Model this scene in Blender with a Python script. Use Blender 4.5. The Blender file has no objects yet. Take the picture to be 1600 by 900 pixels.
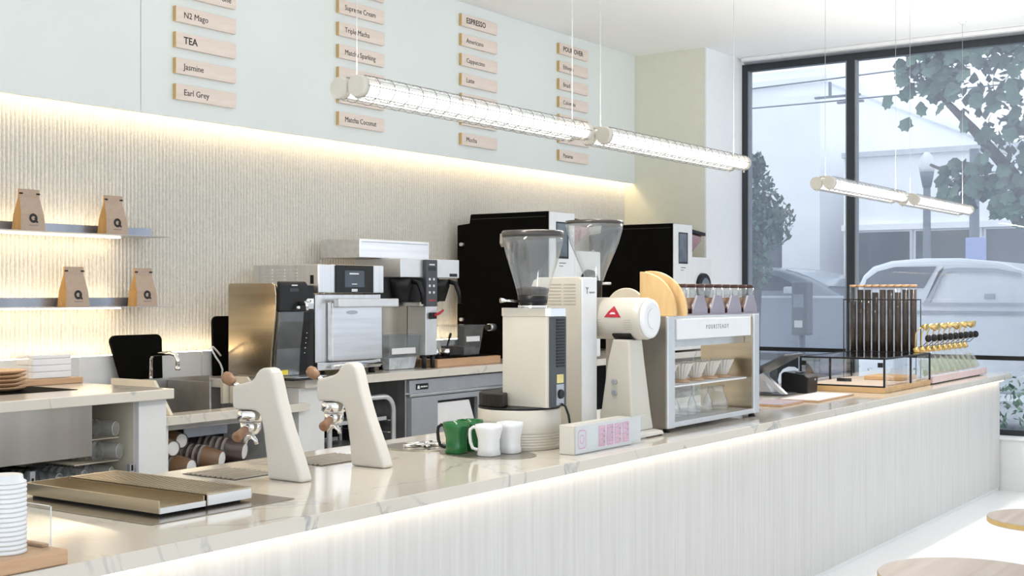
import bpy, bmesh, math, random
from mathutils import Vector, Matrix
random.seed(7)
SC = bpy.context.scene
COL = SC.collection
PI = math.pi

# ------------------------------------------------------------------ camera
cam_d = bpy.data.cameras.new('camera')
cam = bpy.data.objects.new('camera', cam_d)
COL.objects.link(cam)
cam.location = (0, 0, 1.55)
YAW = math.atan(1385 / 1997.0)                     # counter axis lies this far to the right of the lens axis
cam.rotation_euler = (PI / 2, 0, YAW - PI / 2)
cam_d.sensor_width = 36.0
cam_d.lens = 36.0 * 1997 / 1600.0
cam_d.shift_y = 10 / 1600.0
cam_d.clip_end = 300
SC.camera = cam

# ------------------------------------------------------------------ sky and exposure
world = bpy.data.worlds.new('overcast_sky')
SC.world = world
world.use_nodes = True
wn = world.node_tree.nodes
bg = wn['Background']
bg.inputs['Color'].default_value = (0.90, 0.95, 1.0, 1)
bg.inputs['Strength'].default_value = 1.1
SC.view_settings.view_transform = 'Standard'
SC.view_settings.look = 'None'
SC.view_settings.gamma = 1
SC.view_settings.use_curve_mapping = False
SC.view_settings.exposure = 0.74

SC.cycles.transparent_max_bounces = 48

WARM = (1.0, 0.75, 0.47)
# ------------------------------------------------------------------ materials
MATS = {}
def _base(name):
    m = bpy.data.materials.new(name); m.use_nodes = True
    nt = m.node_tree
    return m, nt, nt.nodes['Principled BSDF']

def _noise_color(nt, c1, c2, scale, stretch=(1, 1, 1), detail=4, lo=.35, hi=.65):
    tc = nt.nodes.new('ShaderNodeTexCoord')
    mp = nt.nodes.new('ShaderNodeMapping'); mp.inputs['Scale'].default_value = stretch
    no = nt.nodes.new('ShaderNodeTexNoise'); no.inputs['Scale'].default_value = scale; no.inputs['Detail'].default_value = detail
    cr = nt.nodes.new('ShaderNodeValToRGB')
    cr.color_ramp.elements[0].position = lo; cr.color_ramp.elements[1].position = hi
    cr.color_ramp.elements[0].color = (*c1, 1); cr.color_ramp.elements[1].color = (*c2, 1)
    nt.links.new(tc.outputs['Object'], mp.inputs['Vector']); nt.links.new(mp.outputs['Vector'], no.inputs['Vector'])
    nt.links.new(no.outputs['Fac'], cr.inputs['Fac'])
    return mp, no, cr

def mat(name, col, rough=.5, metal=0.0, var=.05, scale=12, stretch=(1, 1, 1), bump=0.0, bscale=200, coat=0.0, spec=None):
    if name in MATS: return MATS[name]
    m, nt, p = _base(name)
    c1 = tuple(max(0, c * (1 - var)) for c in col); c2 = tuple(min(1, c * (1 + var)) for c in col)
    mp, no, cr = _noise_color(nt, c1, c2, scale, stretch)
    nt.links.new(cr.outputs['Color'], p.inputs['Base Color'])
    p.inputs['Roughness'].default_value = rough; p.inputs['Metallic'].default_value = metal
    if coat: p.inputs['Coat Weight'].default_value = coat
    if spec is not None: p.inputs['Specular IOR Level'].default_value = spec
    if bump:
        n2 = nt.nodes.new('ShaderNodeTexNoise'); n2.inputs['Scale'].default_value = bscale; n2.inputs['Detail'].default_value = 3
        nt.links.new(mp.outputs['Vector'], n2.inputs['Vector'])
        b = nt.nodes.new('ShaderNodeBump'); b.inputs['Strength'].default_value = bump; b.inputs['Distance'].default_value = .01
        nt.links.new(n2.outputs['Fac'], b.inputs['Height']); nt.links.new(b.outputs['Normal'], p.inputs['Normal'])
    MATS[name] = m
    return m

def wood(name, c1, c2, axis='x', scale=14, rough=.45):
    if name in MATS: return MATS[name]
    m, nt, p = _base(name)
    st = {'x': (.12, 1, 1), 'y': (1, .12, 1), 'z': (1, 1, .12)}[axis]
    mp, no, cr = _noise_color(nt, c1, c2, scale, st, 6, .3, .7)
    no.inputs['Distortion'].default_value = 1.2
    nt.links.new(cr.outputs['Color'], p.inputs['Base Color'])
    p.inputs['Roughness'].default_value = rough
    MATS[name] = m
    return m

def glass(name, tint=(1, 1, 1), ior=1.45, rough=0.0, body=0.0, bodycol=(.9, .9, .9)):
    if name in MATS: return MATS[name]
    m = bpy.data.materials.new(name); m.use_nodes = True
    nt = m.node_tree; nt.nodes.remove(nt.nodes['Principled BSDF'])
    out = nt.nodes['Material Output']
    t = nt.nodes.new('ShaderNodeBsdfTransparent'); t.inputs['Color'].default_value = (*tint, 1)
    g = nt.nodes.new('ShaderNodeBsdfGlossy'); g.inputs['Roughness'].default_value = rough
    fr = nt.nodes.new('ShaderNodeFresnel')
    ge = nt.nodes.new('ShaderNodeNewGeometry'); io = nt.nodes.new('ShaderNodeMix')      # thin sheet: same reflection on both faces
    io.inputs[2].default_value = ior; io.inputs[3].default_value = 1 / ior
    nt.links.new(ge.outputs['Backfacing'], io.inputs[0]); nt.links.new(io.outputs[0], fr.inputs['IOR'])
    mx = nt.nodes.new('ShaderNodeMixShader')
    nt.links.new(fr.outputs['Fac'], mx.inputs['Fac']); nt.links.new(t.outputs[0], mx.inputs[1]); nt.links.new(g.outputs[0], mx.inputs[2])
    last = mx
    if body:
        d = nt.nodes.new('ShaderNodeBsdfPrincipled')
        mp, no, cr = _noise_color(nt, tuple(c * .93 for c in bodycol), bodycol, 20)
        nt.links.new(cr.outputs['Color'], d.inputs['Base Color']); d.inputs['Roughness'].default_value = .3
        mx2 = nt.nodes.new('ShaderNodeMixShader'); mx2.inputs['Fac'].default_value = body
        nt.links.new(mx.outputs[0], mx2.inputs[1]); nt.links.new(d.outputs[0], mx2.inputs[2]); last = mx2
    nt.links.new(last.outputs[0], out.inputs['Surface'])
    MATS[name] = m
    return m

def emit(name, col, strength):
    if name in MATS: return MATS[name]
    m, nt, p = _base(name)
    mp, no, cr = _noise_color(nt, tuple(c * .97 for c in col), col, 5)
    nt.links.new(cr.outputs['Color'], p.inputs['Emission Color']); p.inputs['Emission Strength'].default_value = strength
    p.inputs['Base Color'].default_value = (.8, .8, .8, 1)
    MATS[name] = m
    return m

def marble(name, c, vein, rough=.09):
    m, nt, p = _base(name)
    tc = nt.nodes.new('ShaderNodeTexCoord')
    n1 = nt.nodes.new('ShaderNodeTexNoise'); n1.inputs['Scale'].default_value = 1.7; n1.inputs['Detail'].default_value = 9; n1.inputs['Distortion'].default_value = 1.6
    sub = nt.nodes.new('ShaderNodeMath'); sub.operation = 'SUBTRACT'; sub.inputs[1].default_value = .5
    ab = nt.nodes.new('ShaderNodeMath'); ab.operation = 'ABSOLUTE'
    cr = nt.nodes.new('ShaderNodeValToRGB'); cr.color_ramp.elements[0].position = 0.0; cr.color_ramp.elements[1].position = .018
    cr.color_ramp.elements[0].color = (1, 1, 1, 1); cr.color_ramp.elements[1].color = (0, 0, 0, 1)
    n2 = nt.nodes.new('ShaderNodeTexNoise'); n2.inputs['Scale'].default_value = 2.6
    mul = nt.nodes.new('ShaderNodeMath'); mul.operation = 'MULTIPLY'
    r2 = nt.nodes.new('ShaderNodeValToRGB'); r2.color_ramp.elements[0].position = .40; r2.color_ramp.elements[1].position = .6
    mix = nt.nodes.new('ShaderNodeMixRGB'); mix.inputs['Color1'].default_value = (*c, 1); mix.inputs['Color2'].default_value = (*vein, 1)
    L = nt.links.new
    L(tc.outputs['Object'], n1.inputs['Vector']); L(tc.outputs['Object'], n2.inputs['Vector'])
    L(n1.outputs['Fac'], sub.inputs[0]); L(sub.outputs[0], ab.inputs[0]); L(ab.outputs[0], cr.inputs['Fac'])
    L(n2.outputs['Fac'], r2.inputs['Fac']); L(cr.outputs['Color'], mul.inputs[0]); L(r2.outputs['Color'], mul.inputs[1])
    L(mul.outputs[0], mix.inputs['Fac']); L(mix.outputs['Color'], p.inputs['Base Color'])
    p.inputs['Roughness'].default_value = rough; p.inputs['Specular IOR Level'].default_value = .6
    MATS[name] = m
    return m

def streaks(name, c1, c2):
    """fine vertical limewashed grain"""
    m, nt, p = _base(name)
    mp, no, cr = _noise_color(nt, c1, c2, 60, (1, 1, .03), 6, .3, .72)
    nt.links.new(cr.outputs['Color'], p.inputs['Base Color']); p.inputs['Roughness'].default_value = .6
    b = nt.nodes.new('ShaderNodeBump'); b.inputs['Strength'].default_value = .12; b.inputs['Distance'].default_value = .004
    nt.links.new(no.outputs['Fac'], b.inputs['Height']); nt.links.new(b.outputs['Normal'], p.inputs['Normal'])
    MATS[name] = m
    return m

def shade_cloth(name, see, col):
    """solar screen: woven cloth with open pores, part see-through, part scattering"""
    m = bpy.data.materials.new(name); m.use_nodes = True
    nt = m.node_tree; nt.nodes.remove(nt.nodes['Principled BSDF']); out = nt.nodes['Material Output']
    t = nt.nodes.new('ShaderNodeBsdfTransparent')
    d = nt.nodes.new('ShaderNodeBsdfDiffuse'); tr = nt.nodes.new('ShaderNodeBsdfTranslucent')
    mp, no, cr = _noise_color(nt, tuple(c * .96 for c in col), col, 30)
    nt.links.new(cr.outputs['Color'], d.inputs['Color']); nt.links.new(cr.outputs['Color'], tr.inputs['Color'])
    a = nt.nodes.new('ShaderNodeMixShader'); a.inputs['Fac'].default_value = .5
    b = nt.nodes.new('ShaderNodeMixShader'); b.inputs['Fac'].default_value = see
    nt.links.new(d.outputs[0], a.inputs[1]); nt.links.new(tr.outputs[0], a.inputs[2])
    nt.links.new(a.outputs[0], b.inputs[1]); nt.links.new(t.outputs[0], b.inputs[2])
    nt.links.new(b.outputs[0], out.inputs['Surface'])
    MATS[name] = m
    return m

# palette
W_CEIL = mat('ceiling_paint', (.93, .95, .965), .8, var=.01)
W_MINT = mat('mint_panel', (.79, .84, .83), .45, var=.012, scale=2)
W_RIB = mat('ribbed_plaster', (.70, .69, .645), .75, var=.06, scale=60, bump=.5, bscale=130)
W_WHITE = mat('white_paint', (.80, .81, .80), .6, var=.012)
W_CREAMW = mat('cream_paint', (.75, .76, .65), .6, var=.012)
FLOOR = mat('pale_floor', (.96, .96, .96), .35, var=.015, scale=3)
QUARTZ = marble('veined_quartz', (.665, .615, .535), (.38, .375, .37))
QUARTZ_B = marble('back_quartz', (.70, .66, .59), (.45, .45, .45), .15)
PANEL = streaks('limewashed_panel', (.58, .565, .545), (.66, .65, .63))
CREAM = mat('cream_enamel', (.61, .575, .50), .28, var=.01, coat=.2)
IVORY = mat('ivory_satin', (.67, .635, .575), .35, var=.01)
WHITE = mat('white_plastic', (.82, .83, .84), .35, var=.015)
LAM = mat('white_laminate', (.74, .75, .76), .5, var=.015)
BEIGE = mat('beige_laminate', (.74, .68, .56), .5, var=.02)
STEEL = mat('brushed_steel', (.76, .76, .77), .28, 1.0, var=.07, scale=30, stretch=(.05, 1, 1))
STEEL_V = mat('brushed_steel_upright', (.72, .72, .73), .3, 1.0, var=.07, scale=30, stretch=(1, 1, .05))
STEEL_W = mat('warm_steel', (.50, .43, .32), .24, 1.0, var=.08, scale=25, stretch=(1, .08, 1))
CHROME = mat('chrome', (.80, .80, .80), .06, 1.0, var=.01)
ALU = mat('satin_aluminium', (.70, .71, .72), .38, .8, var=.03)
GREYM = mat('grey_sheet_metal', (.46, .48, .52), .38, .6, var=.03)
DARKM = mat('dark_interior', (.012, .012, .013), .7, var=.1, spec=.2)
BLACK = mat('black_plastic', (.007, .007, .008), .4, var=.1, spec=.35)
BLACKM = mat('matt_black', (.004, .0037, .0033), .85, var=.1, spec=.06)
CHAR = mat('charcoal_panel', (.055, .06, .07), .4, var=.06)
FRAME = mat('dark_window_frame', (.022, .028, .036), .35, var=.06)
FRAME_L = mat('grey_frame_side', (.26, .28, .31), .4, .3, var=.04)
GLASS = glass('clear_glass')
GLASS2 = glass('thick_glass', (.97, .98, .98), 1.62, 0, .05, (.90, .93, .96))
PANE = glass('window_glass', (.96, .98, 1.0))
ACRYL = glass('clear_acrylic', (.97, .98, .98), 1.5, 0, .05, (.9, .9, .9))
POLY = glass('cloudy_polycarbonate', (.9, .93, .95), 1.4, .1, .09, (.8, .84, .88))
FILM = glass('plastic_film', (.97, .97, .97), 1.4, .08, .06, (.85, .85, .86))
OAK = wood('oak', (.48, .285, .15), (.62, .40, .24), 'x')
OAKY = wood('oak_y', (.55, .33, .14), (.68, .44, .22), 'y')
PALEW = wood('pale_ash', (.77, .65, .57), (.87, .77, .70), 'x', 20)
BEECH = wood('beech', (.66, .43, .19), (.78, .56, .29), 'z', 16)
WALNUT = wood('walnut', (.22, .11, .055), (.36, .20, .11), 'z', 25, .35)
TABLEW = wood('table_oak', (.44, .36, .30), (.56, .48, .42), 'x', 9)
GOLDEDGE = mat('gold_edge', (.62, .42, .16), .5, var=.08)
KRAFT = mat('kraft_paper', (.49, .37, .285), .75, var=.04, scale=40)
KRAFT_S = mat('kraft_gusset', (.52, .30, .10), .7, var=.05)
BROWN = mat('brown_cup_paper', (.26, .12, .035), .5, var=.1)
DKBROWN = mat('dark_brown', (.055, .014, .007), .35, var=.15)
BEANS = mat('coffee_beans', (.030, .017, .011), .6, var=.5, scale=90, bump=.35, bscale=90)
INK = mat('black_ink', (.012, .012, .012), .6, var=.05)
GREYINK = mat('grey_ink', (.22, .22, .23), .6, var=.05)
GREEN = mat('green_glaze', (.005, .145, .03), .15, var=.08, coat=.4)
RED = mat('red_enamel', (.45, .015, .03), .35, var=.06)
PINK = mat('pink_print', (.80, .40, .62), .6, var=.06)
PINKP = mat('pink_paper', (.86, .64, .68), .6, var=.04)
PINKW = mat('blush_stand', (.72, .55, .54), .5, var=.05)
LAV = mat('lavender_grey', (.30, .28, .34), .55, var=.03)
COPPER = mat('tan_funnel', (.62, .40, .26), .35, .2, var=.08)
ROSE = mat('rose_metal', (.62, .36, .36), .15, .8, var=.05)
GOLD = mat('brass', (.78, .56, .22), .28, .9, var=.05)
OLIVE = glass('olive_oil_glass', (.88, .89, .74), 1.45, 0, .06, (.60, .60, .42))
SCREEN = mat('dark_screen', (.03, .035, .045), .12, var=.05)
YELLOW = mat('yellow_label', (.80, .62, .05), .5, var=.05)
PAPER = mat('white_paper', (.80, .80, .82), .8, var=.02)
LAMP = emit('lamp_tube', (1.0, .97, .92), 1.7)
LED = emit('warm_led', WARM, 16.0)
LED_S = emit('warm_led_shelf', WARM, 11.0)
LED_C = emit('counter_led', (1.0, .84, .64), 4.5)
WIRE = mat('wire_grey', (.22, .21, .20), .4, .6, var=.05)
CABLE = mat('cable_grey', (.45, .46, .48), .5, .3)
CAPM = mat('lamp_cap', (.66, .62, .54), .4, .2, var=.03)

# ------------------------------------------------------------------ mesh builder
class MB:
    def __init__(s): s.v = []; s.f = []; s.sm = []
    def add(s, vs, fs, smooth=False):
        o = len(s.v); s.v += [tuple(p) for p in vs]
        for f in fs: s.f.append(tuple(i + o for i in f)); s.sm.append(smooth)
        return s
    def box(s, x0, x1, y0, y1, z0, z1):
        x0, x1 = sorted((x0, x1)); y0, y1 = sorted((y0, y1)); z0, z1 = sorted((z0, z1))
        return s.add([(x0, y0, z0), (x1, y0, z0), (x1, y1, z0), (x0, y1, z0), (x0, y0, z1), (x1, y0, z1), (x1, y1, z1), (x0, y1, z1)],
                     [(3, 2, 1, 0), (4, 5, 6, 7), (0, 1, 5, 4), (1, 2, 6, 5), (2, 3, 7, 6), (3, 0, 4, 7)])
    def prism(s, poly, a0, a1, axis='x', smooth=False):
        n = len(poly)
        area = sum(poly[i][0] * poly[(i + 1) % n][1] - poly[(i + 1) % n][0] * poly[i][1] for i in range(n))
        if area < 0: poly = poly[::-1]
        def P(q, a):
            return (a, q[0], q[1]) if axis == 'x' else ((q[0], a, q[1]) if axis == 'y' else (q[0], q[1], a))
        vs = [P(q, a0) for q in poly] + [P(q, a1) for q in poly]
        fl = (axis == 'y')
        side = [(i, (i + 1) % n, n + (i + 1) % n, n + i) for i in range(n)]
        b = tuple(range(n))[::-1]; t = tuple(range(n, 2 * n))
        if (a1 < a0) != fl:
            side = [q[::-1] for q in side]; b = b[::-1]; t = t[::-1]
        s.add(vs, side, smooth); o = len(s.v) - 2 * n
        s.f += [tuple(i + o for i in b), tuple(i + o for i in t)]; s.sm += [False, False]
        return s
    def loft(s, rings, smooth=True, caps=True, closed=True):
        n = len(rings[0]); o = len(s.v)
        for r in rings: s.v += [tuple(p) for p in r]
        for k in range(len(rings) - 1):
            for i in range(n if closed else n - 1):
                j = (i + 1) % n
                s.f.append((o + k * n + i, o + k * n + j, o + (k + 1) * n + j, o + (k + 1) * n + i)); s.sm.append(smooth)
        if caps:
            s.f.append(tuple(o + i for i in range(n))[::-1]); s.sm.append(False)
            e = o + (len(rings) - 1) * n
            s.f.append(tuple(e + i for i in range(n))); s.sm.append(False)
        return s
    def lathe(s, prof, cx=0, cy=0, seg=24, caps=True, smooth=True):
        rings = [[(cx + r * math.cos(2 * PI * i / seg), cy + r * math.sin(2 * PI * i / seg), z) for i in range(seg)] for r, z in prof]
        return s.loft(rings, smooth, caps)
    def cyl(s, p0, p1, r0, r1=None, seg=16, caps=True):
        return s.pipe([p0, p1], [r0, r0 if r1 is None else r1], seg, caps)
    def pipe(s, pts, r, seg=8, caps=True):
        pts = [Vector(p) for p in pts]
        if not isinstance(r, (list, tuple)): r = [r] * len(pts)
        rings = []; up = None
        for i, p in enumerate(pts):
            t = (pts[min(i + 1, len(pts) - 1)] - pts[max(i - 1, 0)]).normalized()
            if up is None:
                up = Vector((0, 0, 1)) if abs(t.z) < .9 else Vector((0, 1, 0))
            a = t.cross(up).normalized(); b = a.cross(t).normalized(); up = b
            rings.append([tuple(p + (a * math.cos(2 * PI * k / seg) + b * math.sin(2 * PI * k / seg)) * r[i]) for k in range(seg)])
        return s.loft([q[::-1] for q in rings][::1], True, caps)
    def sphere(s, c, r, seg=14, rings=8, sc=(1, 1, 1)):
        prof = []
        R = []
        for k in range(rings + 1):
            th = -PI / 2 + PI * k / rings
            rr = max(math.cos(th), .02) * r; z = math.sin(th) * r
            R.append([(c[0] + rr * math.cos(2 * PI * i / seg) * sc[0], c[1] + rr * math.sin(2 * PI * i / seg) * sc[1], c[2] + z * sc[2]) for i in range(seg)])
        return s.loft(R, True, True)
    def build(s, name, material, parent=None, bevel=0.0, label=None, kind=None, seg=2, local=False):
        me = bpy.data.meshes.new(name)
        o3 = Vector((0, 0, 0))
        q = parent
        while q is not None and not local:
            o3 += q.location; q = q.parent
        me.from_pydata([tuple(Vector(p) - o3) for p in s.v], [], s.f)
        me.polygons.foreach_set('use_smooth', s.sm)
        me.materials.append(material); me.update()
        ob = bpy.data.objects.new(name, me); COL.objects.link(ob)
        if parent is not None: ob.parent = parent
        if bevel:
            b = ob.modifiers.new('bevel', 'BEVEL'); b.width = bevel; b.segments = seg; b.limit_method = 'ANGLE'; b.angle_limit = math.radians(40)
        if label: ob['label'] = label
        if kind: ob['kind'] = kind
        return ob

def box(name, m, b, parent=None, bevel=0.0, **k): return MB().box(*b).build(name, m, parent, bevel, **k)

def thing(name, label, cat, loc=(0, 0, 0), rotz=0.0, group=None):
    o = bpy.data.objects.new(name, None); COL.objects.link(o)
    o.empty_display_size = .05
    o.location = loc; o.rotation_euler = (0, 0, rotz)
    return tag(o, label, cat, group)

def tag(o, label, cat, group=None):
    o['label'] = label; o['category'] = cat
    if group: o['group'] = group
    return o

def struct(o): o['kind'] = 'structure'; return o

def copy_tree(o, parent=None, loc=None, rotz=None, label=None):
    c = o.copy(); COL.objects.link(c); c.parent = parent
    if loc is not None: c.location = loc
    if rotz is not None: c.rotation_euler = (0, 0, rotz)
    if label: c['label'] = label
    for ch in list(o.children): copy_tree(ch, c)
    return c

def text(txt, size, loc, face, material, parent, name='lettering', squeeze=1.0, depth=.0006, align='LEFT', bold=0.0):
    """flat lettering as thin mesh; face '-y' reads along +x, '-x' reads along -y"""
    cu = bpy.data.curves.new('lettering', 'FONT'); cu.body = txt; cu.size = size; cu.extrude = depth; cu.align_x = align; cu.offset = bold
    cu.resolution_u = 2
    tmp = bpy.data.objects.new('lettering', cu); COL.objects.link(tmp)
    dg = bpy.context.evaluated_depsgraph_get()
    me = bpy.data.meshes.new_from_object(tmp.evaluated_get(dg))
    bpy.data.objects.remove(tmp)
    R = {'-y': Matrix.Rotation(PI / 2, 4, 'X'), '-x': Matrix.Rotation(-PI / 2, 4, 'Z') @ Matrix.Rotation(PI / 2, 4, 'X'), 'z': Matrix.Identity(4)}[face]
    o3 = Vector((0, 0, 0)); q = parent
    while q is not None: o3 += q.location; q = q.parent
    me.transform(Matrix.Translation(Vector(loc) - o3) @ R @ Matrix.Diagonal((squeeze, 1, 1, 1)))
    me.materials.clear(); me.materials.append(material)
    ob = bpy.data.objects.new(name, me); COL.objects.link(ob); ob.parent = parent
    return ob
# ================================================================== THE ROOM
CEIL = 3.675
struct(box('floor', FLOOR, (-6, 10.9, -6, 5.8, -.1, 0)))
struct(box('ceiling', W_CEIL, (-6, 10.95, -6, 5.8, CEIL, CEIL + .15)))

# ribbed back wall: one corrugated sheet, each rib is under 8 px wide in the photograph
WY = 5.70
mb = MB(); prof = []
x = -1.0
pitch = .0245
while x < 9.99:
    for k, dy in ((0, 0), (.18, -.008), (.36, -.014), (.5, -.0155), (.64, -.014), (.82, -.008)):
        prof.append((x + k * pitch, WY + .0155 + dy))
    x += pitch
n = len(prof)
zs = (1.19, 2.60)
mb.add([(a, b, zs[0]) for a, b in prof] + [(a, b, zs[1]) for a, b in prof], [(i + 1, i, n + i, n + i + 1)[::-1] for i in range(n - 1)], True)
wall_back = struct(mb.build('wall_back', W_RIB))
box('backing', W_WHITE, (-1, 10.0, WY + .016, 5.8, 0, CEIL), wall_back)
box('splash_panel', LAM, (-1, 5.0, WY - .068, WY + .01, 0, 1.225), wall_back)
box('splash_panel', LAM, (5.004, 9.985, WY - .068, WY + .01, 0, 1.225), wall_back)

# pale mint fascia above, set forward of the ribs; the cove behind it holds a light strip
HY = 5.595; HZ = 2.537
wall_header = struct(box('wall_header', W_WHITE, (-1, 9.99, HY + .022, HY + .030, HZ + .05, CEIL)))
for a, b in ((-1.0, 2.10), (2.104, 4.539), (4.543, 9.99)):
    box('panel', W_MINT, (a, b, HY, HY + .021, HZ, CEIL), wall_header, .0015)
tag(box('cove_light_strip', LED, (-1, 9.98, WY - .062, WY - .046, HZ + .035, HZ + .041)), 'warm light strip hidden behind the bottom edge of the mint fascia', 'light strip')
tag(box('ledge_light_strip', LED, (-1, 9.98, WY - .060, WY - .046, 1.2255, 1.229)), 'warm light strip lying on the white splash panel behind the back counters', 'light strip')

struct(box('wall_column', W_CREAMW, (9.991, 10.90, 4.91, 5.8, 0, CEIL)))
struct(box('column_front', mat('daylit_white_paint', (.88, .90, .92), .6, var=.01), (9.993, 10.74, 4.895, 4.909, 0, CEIL)))  # front face of the column, cool daylight on it put into a whiter colour

# ---- window wall
wl = struct(box('wall_window', W_WHITE, (10.52, 10.88, -6, 4.909, 0, .40)))
box('sill', W_WHITE, (10.50, 10.88, -6, 4.905, .40, .416), wl, .003)
box('lintel', W_WHITE, (10.70, 10.92, -6, 4.909, 3.63, CEIL), wl)
win = struct(MB().box(10.72, 10.80, -6, 4.909, 3.568, 3.628).build('window_1', FRAME))
box('bottom_rail', FRAME, (10.72, 10.80, -6, 4.909, .416, .46), win)
MU = [(4.84, 4.909), (3.847, 3.916), (1.87, 1.94), (-.13, -.06), (-2.13, -2.06), (-4.13, -4.06)]
for a, b in MU:
    box('mullion', FRAME, (10.72, 10.80, a, b, .46, 3.568), win)
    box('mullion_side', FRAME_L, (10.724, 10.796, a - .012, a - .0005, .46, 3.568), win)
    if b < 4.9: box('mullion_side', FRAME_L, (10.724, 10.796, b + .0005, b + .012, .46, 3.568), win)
for i in range(len(MU) - 1):
    box('pane', PANE, (10.757, 10.763, MU[i + 1][1] + .013, MU[i][0] - .013, .461, 3.567), win)

SHADE = shade_cloth('solar_screen', .83, (.54, .60, .73))
def shade(y0, y1, z, label):
    t = thing('roller_shade', label, 'shade', (10.735, (y0 + y1) / 2, z))
    box('fabric', SHADE, (10.735, 10.7365, y0, y1, z + .03, 3.567), t)
    box('hem_bar', BLACK, (10.729, 10.743, y0, y1, z, z + .036), t, .003)
    return t
shade(3.930, 4.826, 1.044, 'translucent grey roller shade on the narrow window beside the column')
shade(1.955, 3.833, 1.018, 'wide translucent grey roller shade behind the atomiser bottles')
rl = struct(box('trim_2', WHITE, (10.60, 10.70, -6, 4.85, 3.641, 3.674), None, .006))
box('valance', FRAME_L, (10.66, 10.699, -6, 4.85, 3.627, 3.640), rl)

# ================================================================== OUTSIDE
GROUND = mat('asphalt', (.48, .50, .53), .9, var=.08, scale=5, bump=.2)
PAVE = mat('pavement', (.50, .51, .52), .9, var=.05, scale=6)
STUCCO = mat('pale_stucco', (.92, .94, .97), .9, var=.03, scale=2)
STUCCO2 = mat('white_stucco', (.90, .92, .95), .9, var=.03, scale=2)
SHOPG = mat('dark_shop_glass', (.06, .075, .09), .15, var=.15, scale=1.5)
struct(box('pavement', PAVE, (10.9, 13.3, -20, 30, -.06, .02)))
struct(box('road', GROUND, (13.3, 60, -30, 45, -.08, -.0)))

def building(name, label, corner, parts):
    t = thing(name, label, 'building', corner)
    for nm, m, b in parts: box(nm, m, b, t)
    return t
b1 = building('corner_building', 'tall pale stucco corner building beyond the narrow window', (20, 7.7, 0),
    [('wall', STUCCO, (20, 52, 7.7, 24, 0, 5.25)), ('cornice', STUCCO2, (19.9, 52, 7.6, 24, 5.0, 5.1)),
     ('pilaster', STUCCO2, (19.85, 20, 7.7, 8.35, 0, 4.8)), ('string_course', STUCCO2, (19.92, 20, 8.4, 24, 2.9, 2.98))])
for a in range(4):
    y0 = 8.30 + a * 1.6
    w = box('window', STUCCO2, (19.93, 20, y0, y0 + 1.4, .5, 3.05), b1); box('shop_pane', SHOPG, (19.90, 19.929, y0 + .05, y0 + 1.35, .56, 3.0), w)
b2 = building('shop_building', 'low white shop building with dark windows across the street', (19.3, 0, 0),
    [('wall', STUCCO, (19.3, 26, -16, 7.1, 0, 3.74)), ('cornice', mat('cornice_grey', (.62, .65, .70), .9), (19.2, 19.299, -16, 7.1, 3.66, 3.74)), ('fascia', STUCCO2, (19.2, 19.299, -16, 7.1, 2.53, 2.62))])
for a in range(12):
    y1 = 7.0 - a * 1.02
    w = box('window', STUCCO2, (19.24, 19.299, y1 - .98, y1, .5, 2.525), b2); box('shop_pane', SHOPG, (19.21, 19.239, y1 - .95, y1 - .03, .56, 2.50), w)

LEAFM = mat('leaf_green', (.09, .16, .12), .6, var=.35, scale=3)
LEAFM2 = mat('leaf_blue_green', (.085, .13, .12), .6, var=.3, scale=3)
BARK = mat('bark', (.10, .09, .085), .9, var=.3, scale=20)
def leaf_mesh(sz):
    pts = [(0, -.5), (.14, -.36), (.40, -.36), (.36, -.10), (.54, .14), (.34, .24), (.24, .42), (0, .56), (-.20, .40), (-.36, .24), (-.50, .10), (-.38, -.10), (-.42, -.32), (-.14, -.36)]
    m = bpy.data.meshes.new('leaf')
    vs = [(0, 0, .06 * sz)] + [(a * sz, b * sz, -.05 * sz * (abs(a) * 2)) for a, b in pts]
    m.from_pydata(vs, [], [(0, i + 1, (i + 1) % len(pts) + 1) for i in range(len(pts))])
    m.materials.append(LEAFM); m.update()
    return m
def leaf_cloud(centres, n, size):
    mb = MB()
    for _ in range(n):
        c, r = random.choice(centres)
        u = Vector((random.gauss(0, 1), random.gauss(0, 1), random.gauss(0, 1))).normalized() * (random.random() ** .45)
        p = Vector(c) + Vector((u.x * r[0], u.y * r[1], u.z * r[2]))
        R = Matrix.Rotation(random.random() * 6.3, 3, 'Z') @ Matrix.Rotation(random.random() * 3.1, 3, 'X')
        s = size * random.uniform(.6, 1.2)
        q = [p + R @ Vector(v) * s for v in ((0, -.5, 0), (.38, -.1, .1), (.2, .3, 0), (0, .55, -.05), (-.2, .3, 0), (-.38, -.1, .1))]
        mb.add(q, [(0, 1, 2, 3, 4, 5)])
    return mb
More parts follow.
